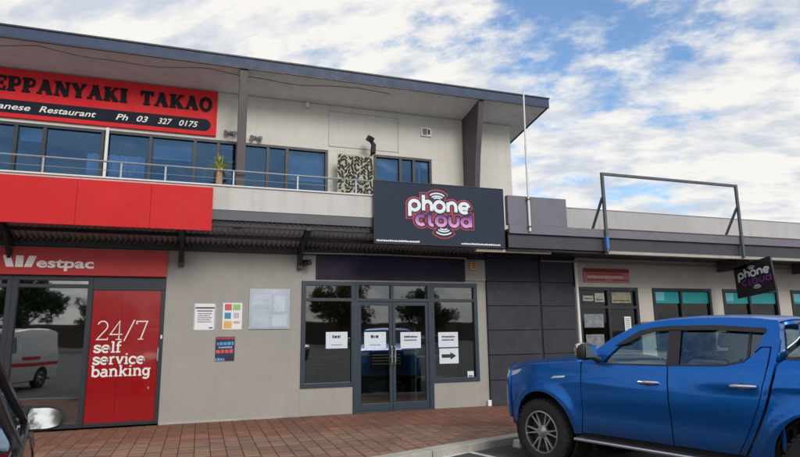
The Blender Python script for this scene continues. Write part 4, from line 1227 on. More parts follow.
def wheel(root, L, y, r, w, spokes=6, rim=0.62, style=0):
    sd_ = 1 if y > 0 else -1
    h = w/2
    t = r*rim
    prof = [(t, -h*0.92), (t+0.02, -h), (r*0.86, -h*1.02), (r*0.965, -h*0.86), (r, -h*0.55), (r, h*0.55), (r*0.965, h*0.86), (r*0.86, h*1.02), (t+0.02, h), (t, h*0.92)]
    wo_ = thing_w = bpy.data.objects.new('wheel', None)
    # the wheel is a mesh part: its tyre carries rim and spokes
    bpy.data.objects.remove(wo_)
    ty = MB().lathe(prof, 40, 'y', closed=True)
    for k in range(40):       # tread blocks
        a = 2*math.pi*k/40
        for q in (-0.5, 0.0, 0.5):
            ty.beam((math.cos(a)*(r-0.004), q*w*0.72-w*0.10, math.sin(a)*(r-0.004)), (math.cos(a)*(r-0.004), q*w*0.72+w*0.10, math.sin(a)*(r-0.004)), 0.03, 0.016, (math.cos(a), 0, math.sin(a)))
    o = ty.build('wheel', m_tyre, root, smooth=True, local=True, loc=(-L, y, r))
    # rim barrel and dish
    MB().lathe([(t*1.0, h*0.90), (t*0.955, h*0.93), (t*0.94, h*0.80), (t*0.90, h*0.2), (0.05, h*0.1), (0.0, h*0.1)], 40, 'y').build('rim', m_rimd, o, smooth=True, local=True)
    rg = MB().lathe([(t*1.015, h*0.86), (t*1.015, h*0.97), (t*0.95, h*0.985), (t*0.94, h*0.86)], 40, 'y', closed=True)
    rg.build('rim_ring', m_rims, o, smooth=True, local=True)
    for k in range(spokes):
        a0 = 2*math.pi*k/spokes
        mb = MB()
        for d_ in ((-0.13, 0.13) if style == 0 else (0.0,)):
            for (r0, r1, w0, w1, y0, y1) in ((0.045, t*0.95, 0.026, 0.016 if style == 0 else 0.06, h*0.78, h*0.86),):
                a = a0+d_*0.6; b = a0+d_*1.35
                p0 = Vector((math.cos(a)*r0, y0, math.sin(a)*r0)); p1 = Vector((math.cos(b)*r1, y1, math.sin(b)*r1))
                t0 = Vector((-math.sin(a), 0, math.cos(a))); t1 = Vector((-math.sin(b), 0, math.cos(b)))
                dn = Vector((0,-0.035,0))
                mb.add([p0-t0*w0/2, p0+t0*w0/2, p1+t1*w1/2, p1-t1*w1/2, p0-t0*w0/2+dn, p0+t0*w0/2+dn, p1+t1*w1/2+dn, p1-t1*w1/2+dn],
                       [(0,1,2,3),(7,6,5,4),(0,4,5,1),(1,5,6,2),(2,6,7,3),(3,7,4,0)])
        mb.build('spoke', m_rims, o, bevel=0.004, local=True)
    MB().lathe([(0.0, h*0.92), (0.03, h*0.91), (0.045, h*0.86), (0.075, h*0.80), (0.075, h*0.5)], 20, 'y').build('hub_cap', m_rims, o, smooth=True, local=True)
    if sd_ < 0:
        o.rotation_euler = (0, 0, math.pi)
    return o
def ellipse(cx_, cz, rx, rz, n=36, a0=0, a1=360):
    return [(cx_+rx*math.cos(R(a0+(a1-a0)*k/n)), cz+rz*math.sin(R(a0+(a1-a0)*k/n))) for k in range(n)]
def well(v, L, r, yin, yout):
    """black wheel-arch liner"""
    for s_ in (1, -1):
        MB().lathe([(r, 0.0), (r, yout-yin), (r-0.02, yout-yin), (r-0.02, 0.02), (0.05, 0.02), (0.05, 0.0)], 28, 'y', (-L, (yin if s_ > 0 else -yout), 0.42)).build('wheel_well', m_under, v.root, local=True)
def gz(t): return math.exp(-t*t)

# ---------------------------------------------------------------- blue pickup
TW = 0.88
TR = thing('pickup_truck', 'bright blue double cab pickup parked nose to the kerb on the right', 'pickup', (4.837, -4.308, -0.10), R(108))
m_blue = mat('paint_blue', (0.002, 0.135, 0.52, 1), 0.33, 0.02, 8.0, metal=0.75, coat=0.4, dust=0.5)
AF, AR_ = (0.03, 0.40), (3.0, 0.40)
def yT(L, z):
    y = 0.905-0.27*(min(z, 1.22)-0.85)**2
    if z > 1.22:
        d = z-1.22
        y -= 0.20*d+0.28*d*min(1.0, d/0.10)*0.9
    y -= 0.020*gz((z-0.68)/0.13)*max(0, min(1, (L-0.45)/0.25))*max(0, min(1, (2.55-L)/0.25))
    y += 0.010*gz((z-(0.985+0.035*L))/0.030)*max(0, min(1, (L-0.2)/0.5))
    for c in (AF, AR_):
        r_ = math.hypot(L-c[0], z-c[1])
        if z < 1.1: y += 0.032*gz((r_-0.50)/0.065)
    if L < -0.05:
        y -= 0.34*(-0.05-L)**2+0.25*max(0, z-0.95)*min(1, (-0.05-L)/0.4)
    return y
V = Veh(TR, yT)
ztop = lambda L: float(np.interp(L, [-0.52,-0.3,0.0,0.3,0.6], [1.10,1.15,1.19,1.215,1.235]))
archF = ellipse(AF[0], AF[1], 0.44, 0.47); archR = ellipse(AR_[0], AR_[1], 0.44, 0.50)
fend = [(-0.52,0.50),(-0.52,1.10),(-0.41,1.13),(-0.3,1.15),(-0.15,1.172),(0.0,1.19),(0.15,1.204),(0.3,1.215),(0.45,1.227),(0.61,1.238),(0.622,1.0),(0.612,0.7),(0.575,0.44),(0.46,0.42),(0.2,0.42),(-0.3,0.42),(-0.42,0.46)]
V.panel('front_fender', fend, m_blue, [archF], step=0.04)
fd = V.panel('door', [(0.630,1.238),(1.655,1.236),(1.652,0.9),(1.648,0.455),(0.588,0.452),(0.620,0.7),(0.631,1.0)], m_blue)
rd_out = [(1.668,1.236),(2.2,1.255),(2.40,1.30),(2.53,1.42),(2.600,1.42),(2.585,1.28),(2.556,1.15),(2.516,1.0),(2.482,0.9),(2.441,0.8),(2.393,0.7),(2.341,0.6),(2.297,0.52),(2.262,0.458),(1.661,0.455),(1.665,0.9)]
rd = V.panel('door', rd_out, m_blue)
# greenhouse
GF = [(0.87,1.222),(1.655,1.238),(1.635,1.615),(1.48,1.605),(1.30,1.567),(1.08,1.43)]
GR = [(1.755,1.238),(2.2,1.258),(2.36,1.295),(2.46,1.365),(2.52,1.47),(2.545,1.585),(2.1,1.617),(1.735,1.618)]
JC = [(1.40,2.668),(1.28,2.648),(1.15,2.615),(1.0,2.575),(0.9,2.541),(0.8,2.50),(0.7,2.452),(0.6,2.40),(0.52,2.356),(0.46,2.32)]   # (z, L) of the gap between cab and tray
green = [(0.615,1.240),(0.80,1.385),(0.98,1.51),(1.12,1.585),(1.25,1.640),(1.42,1.675),(1.6,1.692),(1.9,1.704),(2.2,1.702),(2.45,1.688),(2.655,1.660),(2.678,1.50)]+[(j_[1], j_[0]) for j_ in JC]+[(j_[1]-0.050, j_[0]) for j_ in JC[::-1][:-1]]+[(2.612,1.43),(2.52,1.43),(2.39,1.305),(2.2,1.259),(1.66,1.240)]
V.panel('cab_frame', green, m_blue, [GF, GR], step=0.06, thick=0.03)
V.panel('door_pillar', [(1.648,1.241),(1.772,1.243),(1.752,1.625),(1.622,1.622)], m_black, off=0.004, thick=0.01)
V.panel('weather_shield', [(1.02,1.42),(1.16,1.505),(1.30,1.585),(1.48,1.622),(1.64,1.632),(2.1,1.633),(2.555,1.60),(2.55,1.555),(2.1,1.585),(1.64,1.588),(1.48,1.575),(1.33,1.535),(1.18,1.455)], m_black, off=0.012, thick=0.006)
V.panel('window', [(0.86,1.215),(1.665,1.232),(1.64,1.622),(1.48,1.612),(1.29,1.575),(1.07,1.44)], g_car, off=-0.022, thick=0.0, parent=fd)
V.panel('window', [(1.745,1.232),(2.2,1.252),(2.37,1.29),(2.47,1.36),(2.53,1.47),(2.555,1.592),(2.1,1.624),(1.73,1.625)], g_cardk, off=-0.022, thick=0.0, parent=rd)
V.panel('quarter_bar', [(2.40,1.30),(2.425,1.32),(2.43,1.60),(2.405,1.605)], m_black, off=-0.012, thick=0.01, parent=rd)
V.panel('window_strip', [(0.80,1.215),(1.655,1.228),(1.655,1.243),(0.84,1.230)], m_black, off=0.004, thick=0.006, parent=fd)
V.panel('window_strip', [(1.668,1.229),(2.2,1.246),(2.40,1.292),(2.39,1.306),(2.2,1.261),(1.668,1.244)], m_black, off=0.004, thick=0.006, parent=rd)
# hood, front, windscreen, roof
def Lf(u, z): return -0.92+0.40*abs(u)**3.2+(1-abs(u)**3.2)*0.10*((z-0.75)/0.45)**2
crown = lambda u: 1-abs(u)**3
def hood(a, b):
    u = a*2-1; Le = -0.52+(0.61+0.52)*b
    L0 = Lf(u, 1.12); L1 = 0.61-0.13*(1-u*u)
    return (-(L0+(L1-L0)*b), u*(yT(Le, ztop(Le))), ztop(Le)+(0.045+0.020*b)*crown(u)+0.008*(gz((abs(u)-0.55)/0.08)))
V.surf('hood', hood, m_blue, 30, 16, 0.015)
def fascia(a, b):
    u = a*2-1; z = 0.50+(1.10+0.05*crown(u)-0.50)*b
    return (-Lf(u, z), u*yT(-0.52, min(z,1.10)), z)
V.surf('front_bumper', fascia, m_blue, 40, 14, 0.02, flip=True)
def sub(fn, a0, a1, b0, b1, push): 
    def g(a, b):
        p = fn(a0+(a1-a0)*a, b0+(b1-b0)*b); return (p[0]+push, p[1], p[2])
    return g
V.surf('grille', sub(fascia, 0.24, 0.76, 0.22, 0.93, 0.012), m_black, 16, 8, 0.01, flip=True)
for k in range(4): V.surf('grille_bar', sub(fascia, 0.28, 0.72, 0.45+k*0.12, 0.48+k*0.12, 0.022), m_chrome, 16, 1, 0.008, flip=True)
for a0, a1 in ((0.015, 0.22), (0.78, 0.985)):
    V.surf('headlight', sub(fascia, a0, a1, 0.80, 0.95, 0.012), m_lens, 8, 3, 0.02, flip=True)
    V.surf('fog_lamp', sub(fascia, a0+0.03, a1-0.02, 0.25, 0.5, 0.012), m_black, 6, 3, 0.01, flip=True)
V.panel('headlight', [(-0.515,1.02),(-0.515,1.085),(-0.40,1.108),(-0.31,1.118),(-0.38,1.06)], m_lens, off=0.006, thick=0.012)
V.panel('fender_badge', [(0.20,1.030),(0.40,1.052),(0.40,1.072),(0.24,1.060)], m_chrome, off=0.010, thick=0.01)
V.panel('front_lip', [(-0.52,0.43),(-0.52,0.505),(-0.42,0.475),(-0.40,0.42)], m_black, off=0.004)
def wscr(a, b):
    u = a*2-1; L = 0.63+0.60*b; z = 1.245+0.405*b
    return (-(L-0.13*(1-u*u)), u*(yT(L, z)-0.012), z+(0.075-0.03*b)*crown(u)*0.9)
V.surf('windscreen', wscr, g_car, 20, 10, 0.0)
zroof = lambda L: float(np.interp(L, [1.25,1.42,1.6,1.9,2.2,2.45,2.66], [1.640,1.675,1.692,1.704,1.702,1.688,1.660]))
def roofT(a, b):
    u = a*2-1; Le = 1.24+(2.66-1.24)*b; L = Le-0.13*(1-u*u)*(1-b)
    return (-L, u*(yT(Le, zroof(Le))), zroof(Le)+(0.030+0.008*math.sin(math.pi*b))*crown(u))
V.surf('roof', roofT, m_blue, 24, 20, 0.02)
def rearglass(a, b):
    u = a*2-1; z = 1.30+0.355*b; L = 2.672-0.03*b
    return (-L, u*yT(2.6, min(z,1.66))*0.98, z+0.028*crown(u)*b)
V.surf('rear_window', sub(rearglass, 0.12, 0.88, 0.05, 0.85, -0.004), g_cardk, 8, 6, 0.0, flip=True)
fr_ = MB()
for (a0,a1,b0,b1) in ((0,0.12,0,1),(0.88,1,0,1),(0.12,0.88,0.85,1.0),(0.12,0.88,0,0.05)): fr_.grid(sub(rearglass,a0,a1,b0,b1,0), 4, 4, True)
fr_.build('cab_rear', m_blue, TR, smooth=True, solid=0.02, local=True, recalc=False)
V.box('cab_rear_lower', m_blue, 2.62, 2.66, -0.84, 0.84, 0.55, 1.30)
# tub, floor, dash, seats
V.box('chassis', m_under, -0.62, 4.25, -0.60, 0.60, 0.34, 0.52)
V.box('floor_pan', m_under, 0.50, 2.60, -0.84, 0.84, 0.40, 0.55)
V.box('firewall', m_under, 0.48, 0.54, -0.80, 0.80, 0.50, 1.20)
V.box('engine_bay', m_under, -0.48, 0.44, -0.52, 0.52, 0.5, 1.04)
for s_ in (1,-1):
    V.box('door_card', m_seat, 0.72, 2.50, s_*0.80, s_*0.84, 0.55, 1.215)
V.box('dashboard', m_seat, 0.56, 0.95, -0.78, 0.78, 0.92, 1.20, 0.05, seg=3)
MB().lathe([(0.175,-0.012),(0.19,0),(0.175,0.012),(0.165,0)], 24, 'z', closed=True).build('steering_wheel', m_black, TR, smooth=True, local=True, loc=(-1.08,-0.38,1.16)).rotation_euler = (0, R(-65), 0)
def seat(L, y, w):
    b_ = V.box('seat', m_seat, L-0.48, L, y-w/2, y+w/2, 0.62, 0.80, 0.06, seg=3)
    s2 = MB().box(-0.07,0.07,-w/2,w/2,0.0,0.62).build('seat_back', m_seat, b_, bevel=0.06, local=True, loc=(-L,y,0.74), seg=3); s2.rotation_euler = (0, R(-14), 0)
    for q in ((0,) if w < 0.7 else (-w*0.3, w*0.3)):
        MB().box(-0.05,0.05,-0.13,0.13,0.66,0.84).build('headrest', m_seat, s2, bevel=0.05, local=True, loc=(0,q,0), seg=3)
seat(1.52, 0.38, 0.52); seat(1.52, -0.38, 0.52); seat(2.38, 0.0, 1.3)
V.box('interior_mirror', m_black, 1.20, 1.23, -0.12, 0.12, 1.50, 1.57, 0.015)
# tray
tray_out = [(2.72,1.318),(3.4,1.322),(4.30,1.315),(4.335,1.0),(4.33,0.60),(4.1,0.56),(3.5,0.50),(2.53,0.46),(2.345,0.46)]+[(j_[1]+0.024, j_[0]) for j_ in JC[::-1] if 0.5 < j_[0] < 1.3]
V.panel('tray_side', tray_out, m_blue, [archR], step=0.045)
V.panel('tray_rail', [(2.73,1.318),(4.30,1.318),(4.30,1.345),(2.73,1.345)], m_black, off=0.003, thick=0.06)
V.panel('fuel_flap', [(2.86,1.02),(2.98,1.02),(2.98,1.16),(2.86,1.16)], m_blue, off=0.003, thick=0.004, sides=(1,))
V.box('tray_floor', m_under, 2.75, 4.28, -0.80, 0.80, 0.80, 0.84)
V.box('tray_front', m_under, 2.70, 2.735, -0.80, 0.80, 0.60, 1.31)
V.box('tailgate', m_blue, 4.27, 4.33, -0.80, 0.80, 0.66, 1.31, 0.015)
V.box('tailgate_handle', m_chrome, 4.331, 4.35, -0.13, 0.13, 1.08, 1.14, 0.01)
V.box('rear_bumper', m_chrome, 4.30, 4.46, -0.86, 0.86, 0.46, 0.60, 0.03)
V.panel('tail_light', [(4.20,0.92),(4.325,0.92),(4.30,1.30),(4.22,1.30)], m_tail, off=0.006, thick=0.02)
# sports bar
sb_ = MB(); 
for s_ in (1,-1): sb_.tube([(-3.30,s_*0.72,1.335),(-3.0,s_*0.70,1.50),(-2.84,s_*0.66,1.62)], 0.035, 10)
sb_.tube([(-2.84,-0.66,1.62),(-2.83,0,1.65),(-2.84,0.66,1.62)], 0.038, 10); 
for s_ in (1,-1): sb_.tube([(-2.86,s_*0.70,1.335),(-2.84,s_*0.66,1.62)], 0.036, 10)
sb_.build('sports_bar', m_chrome, TR, smooth=True, local=True)
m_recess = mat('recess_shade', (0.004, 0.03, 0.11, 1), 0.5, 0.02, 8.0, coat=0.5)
# running boards, handles, mirrors, flare liners
for s_ in (1,-1):
    V.box('side_step', m_silver, 0.52, 2.36, s_*0.78, s_*0.965, 0.365, 0.40, 0.014)
    V.box('step_tread', m_black, 0.64, 2.30, s_*0.82, s_*0.95, 0.4005, 0.407, 0.002)
    V.box('sill', m_black, 0.50, 2.40, s_*0.74, s_*0.835, 0.38, 0.455, 0.01)
for Lh, zh, par in ((1.46, 1.055, fd), (2.38, 1.075, rd)):
    for s_ in (1,-1):
        y0 = yT(Lh, zh)
        MB().tube([(-(Lh-0.12), s_*(y0+0.008), zh), (-(Lh-0.09), s_*(y0+0.034), zh), (-(Lh+0.08), s_*(y0+0.036), zh+0.004), (-(Lh+0.115), s_*(y0+0.010), zh+0.004)], [0.012,0.017,0.017,0.012], 10).build('handle', m_chrome, par[s_], smooth=True, local=True)
        cup = MB().prism([(p_[0], p_[1]) for p_ in ellipse(Lh-0.01, zh-0.004, 0.058, 0.030, 20)], lambda a, b: (-a, s_*(yT(a, b)+0.0025), b), lambda a, b: (-a, s_*(yT(a, b)-0.004), b)); cup.build('handle_recess', m_recess, par[s_], local=True)
def mirror_shell(cx_, cy_, cz, sx, sy, sz, n=14):
    vs = []; fs = []
    for j in range(n//2+1):
        ph = math.pi*j/(n//2)-math.pi/2
        for k in range(n*2):
            th = 2*math.pi*k/(n*2)
            e = lambda c, p: math.copysign(abs(c)**p, c)
            x = e(math.cos(ph), 0.6)*e(math.cos(th), 0.6); y = e(math.cos(ph), 0.6)*e(math.sin(th), 0.6); z = e(math.sin(ph), 0.6)
            vs.append((cx_+sx*x, cy_+sy*y, cz+sz*z))
    N = n*2
    for j in range(n//2):
        for k in range(N): fs.append((j*N+k, j*N+(k+1) % N, (j+1)*N+(k+1) % N, (j+1)*N+k))
    return MB().add(vs, fs)
for s_ in (1,-1):
    mo = mirror_shell(-0.80, s_*1.02, 1.36, 0.075, 0.115, 0.095).build('wing_mirror', m_black, TR, smooth=True, local=True)
    MB().tube([(-0.86, s_*0.83, 1.265), (-0.82, s_*0.95, 1.30)], [0.035,0.03], 8).build('mirror_arm', m_black, mo, smooth=True, local=True)
    mirror_shell(-0.765, s_*1.025, 1.375, 0.06, 0.105, 0.085).build('mirror_cap', m_chrome, mo, smooth=True, local=True)
    MB().add([(-0.880, s_*1.02-0.095, 1.30),(-0.880, s_*1.02+0.095, 1.30),(-0.880, s_*1.02+0.095, 1.43),(-0.880, s_*1.02-0.095, 1.43)],[(0,1,2,3)]).build('mirror_glass', m_chrome, mo, local=True, solid=0.004)
for L_ in (0.0, 3.0): well(V, L_+0.02, 0.47, 0.50, 0.835)
for L_ in (0.0, 3.0):
    for s_ in (1,-1): wheel(TR, L_, s_*0.775, 0.385, 0.25, 6, 0.635)
MB().tube([(-0.9,-0.55,1.33),(-1.05,-0.02,1.36)], 0.008, 6).build('wiper', m_black, TR, local=True)
MB().tube([(-0.9,0.10,1.345),(-1.0,0.62,1.34)], 0.008, 6).build('wiper', m_black, TR, local=True)

# ---------------------------------------------------------------- wheel stop
wsd = Vector((hd.y, -hd.x, 0))
c0 = Vector((4.235, -3.53, 0))
ws = MB(); pr_ = [(-0.075,-0.1),(0.075,-0.1),(0.05,0.005),(-0.05,0.005)]
ws.add([(*(c0+wsd*t_+hd*a).xy, b) for t_ in (0, 1.75) for a, b in pr_], [(0,1,2,3),(7,6,5,4),(0,4,5,1),(1,5,6,2),(2,6,7,3),(3,7,4,0)])
tag(ws.build('wheel_stop', mat('stop_white', (0.55,0.57,0.58,1), 0.8, 0.15, 8, 0.3), bevel=0.01), 'white concrete wheel stop in front of the blue pickup front wheel', 'wheel stop')

# ---------------------------------------------------------------- generic small cars
def small_car(label, loc, rotz, paint, group=None, name='parked_car', detail=True):
    T = thing(name, label, 'car', loc, rotz, group)
    def yC(L, z):
        y = 0.865-0.30*(min(z, 0.93)-0.62)**2
        if z > 0.93:
            d = z-0.93; y -= 0.18*d+0.34*d*min(1, d/0.10)*0.9
        y += 0.012*gz((z-0.78-0.02*L)/0.03)
        for c in (0.0, 2.60):
            if z < 0.8: y += 0.022*gz((math.hypot(L-c, z-0.31)-0.39)/0.05)
        if L < -0.1: y -= 0.30*(-0.1-L)**2
        if L > 2.9: y -= 0.35*(L-2.9)**2
        return y
    v = Veh(T, yC)
    zt = lambda L: float(np.interp(L, [-0.55,-0.2,0.2,0.6], [0.72,0.81,0.88,0.925]))
    aF, aR = ellipse(0,0.31,0.345,0.36), ellipse(2.60,0.31,0.345,0.36)
    v.panel('body_side', [(-0.55,0.25),(-0.55,0.72),(-0.38,0.77),(-0.2,0.81),(0.0,0.85),(0.2,0.88),(0.4,0.905),(0.60,0.925),(1.5,0.95),(2.6,0.985),(3.1,0.98),(3.22,0.80),(3.24,0.30),(3.0,0.24),(2.2,0.22),(0.4,0.22),(-0.4,0.22)], paint, [aF, aR], step=0.08)
    W1 = [(0.86,0.955),(1.62,0.965),(1.62,1.345),(1.36,1.315),(1.12,1.17)]
    W2 = [(1.70,0.968),(2.62,1.005),(2.72,1.10),(2.55,1.25),(2.2,1.335),(1.70,1.35)]
    v.panel('cab_frame', [(0.60,0.93),(0.85,1.10),(1.10,1.265),(1.30,1.365),(1.5,1.41),(1.9,1.43),(2.3,1.415),(2.6,1.375),(2.85,1.29),(3.05,1.12),(3.14,0.985),(2.6,0.988),(1.5,0.953)], paint, [W1, W2], step=0.07, thick=0.03)
    v.panel('window', W1, g_cardk, off=-0.018, thick=0.0); v.panel('window', W2, g_cardk, off=-0.018, thick=0.0)
    v.panel('window_strip', [(0.78,0.935),(1.65,0.948),(2.65,0.985),(2.66,1.003),(1.65,0.966),(0.84,0.953)], m_black, off=0.004, thick=0.006)
    v.panel('door_pillar', [(1.62,0.96),(1.70,0.963),(1.70,1.35),(1.62,1.347)], m_black, off=0.003, thick=0.008)
    for la_ in ((0.66, 0.60), (1.66, 1.66), (2.42, 2.30)):
        v.panel('shut_line', [(la_[0],0.93),(la_[0]+0.008,0.93),(la_[1]+0.008,0.30),(la_[1],0.30)], m_under, off=0.0015, thick=0.001)
    def Lfc(u, z): return -0.85+0.30*abs(u)**3+(1-abs(u)**3)*0.10*((z-0.5)/0.3)**2
    def hd_(a, b):
        u = a*2-1; Le = -0.55+1.15*b; L0 = Lfc(u, 0.74); L1 = 0.60-0.16*(1-u*u)
        return (-(L0+(L1-L0)*b), u*yC(Le, zt(Le)), zt(Le)+(0.03+0.05*b)*crown(u))
    v.surf('hood', hd_, paint, 22, 12, 0.012)
    def fc(a, b):
        u = a*2-1; z = 0.24+(0.72+0.03*crown(u)-0.24)*b
        return (-Lfc(u, z), u*yC(-0.55, z), z)
    v.surf('front_bumper', fc, paint, 24, 8, 0.02, flip=True)
    v.surf('grille', sub(fc, 0.3, 0.7, 0.2, 0.6, 0.01), m_black, 8, 4, 0.01, flip=True)
    for a0, a1 in ((0.02,0.22),(0.78,0.98)): v.surf('headlight', sub(fc, a0, a1, 0.70, 0.97, 0.01), m_lens, 6, 3, 0.02, flip=True)
    def ws_(a, b):
        u = a*2-1; L = 0.62+0.72*b; z = 0.935+0.44*b
        return (-(L-0.16*(1-u*u)), u*(yC(L, z)-0.01), z+0.06*crown(u))
    v.surf('windscreen', ws_, g_car, 14, 8, 0.0)
    zr_ = lambda L: float(np.interp(L, [1.30,1.5,1.9,2.3,2.6,2.85], [1.365,1.41,1.43,1.415,1.375,1.29]))
    def rf__(a, b):
        u = a*2-1; Le = 1.30+1.55*b; L = Le-0.16*(1-u*u)*(1-b)
        return (-L, u*yC(Le, zr_(Le)), zr_(Le)+0.05*crown(u))
    v.surf('roof', rf__, paint, 16, 14, 0.02)
    def tg(a, b):
        u = a*2-1; z = 0.98+0.31*b; L = 3.14-0.29*b
        return (-L, u*yC(min(L,3.0), z), z+0.05*crown(u)*b)
    v.surf('rear_window', tg, g_cardk, 12, 6, 0.0, flip=True)
    def rb(a, b):
        u = a*2-1; z = 0.26+0.72*b; L = 3.34-0.20*abs(u)**4-0.1*b
        return (-L, u*yC(3.2, z), z)
    v.surf('rear_bumper', rb, paint, 16, 8, 0.02)
    v.panel('tail_light', [(3.02,0.70),(3.20,0.70),(3.17,0.95),(3.05,0.95)], m_tail, off=0.005)
    v.box('floor_pan', m_under, -0.6, 3.1, -0.70, 0.70, 0.20, 0.50)
    v.box('dashboard', m_seat, 0.5, 0.95, -0.74, 0.74, 0.60, 0.93, 0.05)
    for q in (0.36,-0.36):
        s_o = v.box('seat', m_seat, 1.3, 1.8, q-0.24, q+0.24, 0.45, 0.62, 0.05)
        MB().box(-0.07,0.07,-0.24,0.24,0.0,0.75).build('seat_back', m_seat, s_o, bevel=0.05, local=True, loc=(-1.8,q,0.5))
    for L_ in (0.0, 2.60):
        for s_ in (1,-1): wheel(T, L_, s_*0.755, 0.305, 0.19, 5, 0.64, 1)
    for L_ in (0.0, 2.60): well(v, L_, 0.36, 0.50, 0.80)
    return T, v, yC
m_maroon = mat('paint_maroon', (0.030, 0.016, 0.016, 1), 0.35, 0.03, 8.0, metal=0.4, coat=1.0)
CA = R(-12.5); chd = Vector((math.sin(CA), math.cos(CA), 0)); clf = Vector((-math.cos(CA), math.sin(CA), 0))
mpos = Vector((-0.93, -7.27, 0))                  # where the mirror root meets the right flank
corg = mpos + chd*0.80 + clf*0.80
LC, vLC, yLC = small_car('dark maroon hatchback at the left edge showing its wing mirror', (corg.x, corg.y, -0.10), math.pi/2-CA, m_maroon)
LC.scale = (1.08, 1.05, 1.22)
# wing mirrors of that car: squared shell, glass facing back
m_mirg = mat('mirror_glass', (0.86, 0.90, 0.90, 1), 0.03, 0.0, 6.0, metal=1.0)
for s_ in (1,-1):
    def shape(k):   # outline in (outward, up): flat inboard edge, rounded outer end
        return None
    ol = [(0.0,-0.052),(0.0,0.062),(0.05,0.072),(0.12,0.068),(0.17,0.045),(0.198,0.005),(0.198,-0.02),(0.175,-0.05),(0.12,-0.066),(0.05,-0.066)]
    ol = [(a_*0.90+0.004, b_*0.74) for a_, b_ in smooth_poly(ol, True, 4)]
    cy0, cz0, Lm = 0.815, 0.950, 0.745
    cx_, cz_ = 0.10, 0.0
    rings = []
    for sc_m, dL in ((1.08, 0.0), (1.12, -0.02), (1.10, -0.05), (0.95, -0.085), (0.62, -0.11), (0.15, -0.12)):
        rings.append([(-(Lm+dL), s_*(cy0+cx_+(a-cx_)*sc_m), cz0+(b-cz_)*sc_m) for a, b in ol])
    vs = [p for r_ in rings for p in r_]; n_ = len(ol); fs = []
    for i in range(len(rings)-1):
        for k in range(n_): fs.append((i*n_+k, i*n_+(k+1) % n_, (i+1)*n_+(k+1) % n_, (i+1)*n_+k))
    fs.append(tuple((len(rings)-1)*n_+k for k in range(n_)))
    fs.append(tuple(range(n_)))
    wm = MB().add(vs, fs).build('wing_mirror', m_black, LC, smooth=True, local=True)
    MB().prism(ol, lambda a,b: (-(Lm+0.016)+0.085*b, s_*(cy0+cx_+(a-cx_)*0.86), cz0+b*0.86), lambda a,b: (-(Lm+0.012)+0.085*b, s_*(cy0+cx_+(a-cx_)*0.86), cz0+b*0.86)).build('mirror_glass', m_mirg, wm, local=True)
    MB().add([(-(Lm+dx_), s_*yy_, cz0+zz_) for yy_, zz_, dx_ in ((0.74,-0.075,0.07),(0.74,0.075,0.07),(0.74,0.04,-0.16),(0.74,-0.075,-0.16),(0.84,-0.045,0.0),(0.84,0.045,0.0),(0.84,0.03,-0.07),(0.84,-0.045,-0.07))], [(0,1,2,3),(7,6,5,4),(0,4,5,1),(1,5,6,2),(2,6,7,3),(3,7,4,0)]).build('mirror_arm', m_black, wm, bevel=0.015, local=True)

# ---------------------------------------------------------------- white van (seen mirrored in the bank glass)
VN = thing('white_van', 'white delivery van with red stripe reflected in the bank window', 'van', (-6.35, -8.1, -0.10), R(108))
m_vanw = mat('paint_white_van', (0.72, 0.71, 0.68, 1), 0.35, 0.03, 4.0, coat=0.7)
def yV(L, z):
    y = 0.86-0.10*(min(z,1.2)-0.8)**2
    if z > 1.2: y -= 0.10*(z-1.2)+0.35*max(0, z-1.55)**2
    if L < -0.1: y -= 0.3*(-0.1-L)**2
    return y
vv = Veh(VN, yV)
vv.panel('body_side', [(-0.60,0.30),(-0.62,0.80),(-0.40,0.98),(0.10,1.08),(0.55,1.16),(1.05,1.58),(1.35,1.74),(2.0,1.80),(3.2,1.80),(3.52,1.74),(3.58,1.2),(3.58,0.32),(2.5,0.26),(0.3,0.26)], m_vanw, [ellipse(0,0.32,0.36,0.37), ellipse(2.75,0.32,0.36,0.37), [(0.72,1.10),(1.40,1.12),(1.40,1.58),(1.16,1.56)]], step=0.10)
vv.panel('window', [(0.70,1.09),(1.42,1.11),(1.42,1.59),(1.15,1.57)], g_cardk, off=-0.015, thick=0.0)
vv.panel('red_stripe', [(-0.58,0.72),(3.575,0.72),(3.575,0.82),(-0.58,0.82)], m_red, off=0.004, thick=0.003)
vv.panel('white_poster', [(1.7,1.0),(2.6,1.0),(2.6,1.6),(1.7,1.6)], m_paper, off=0.004, thick=0.003)
vv.panel('red_poster', [(1.7,0.9),(2.6,0.9),(2.6,0.99),(1.7,0.99)], m_red, off=0.005, thick=0.003)
def vr(a, b):
    u = a*2-1; Le = 1.2+2.32*b; ze = float(np.interp(Le, [1.05,1.35,2.0,3.2,3.52], [1.58,1.74,1.80,1.80,1.74]))
    return (-Le, u*yV(Le, ze), ze+0.05*crown(u))
vv.surf('roof', vr, m_vanw, 14, 14, 0.02)
def vw(a, b):
    u = a*2-1; L = 0.50+0.70*b; z = 1.16+0.52*b
    return (-(L-0.15*(1-u*u)), u*(yV(L, z)-0.01), z+0.05*crown(u))
vv.surf('windscreen', vw, g_car, 12, 8, 0.0)
def vh(a, b):
    u = a*2-1; L = -0.60+1.12*b-0.28*(1-u*u)*(1-b); ze = float(np.interp(-0.6+1.12*b, [-0.6,-0.4,0.1,0.55], [0.80,0.98,1.08,1.16]))
    return (-L, u*yV(-0.6+1.12*b, ze), ze+0.05*crown(u))
vv.surf('hood', vh, m_vanw, 14, 10, 0.02)
def vf(a, b):
    u = a*2-1; z = 0.30+0.50*b
    return (-(-0.60-0.28*(1-u*u)), u*yV(-0.6, z), z+0.05*crown(u)*b)
vv.surf('front_bumper', vf, m_vanw, 14, 6, 0.02, flip=True)
vv.surf('grille', sub(vf, 0.28, 0.72, 0.3, 0.7, 0.012), m_black, 6, 3, 0.01, flip=True)
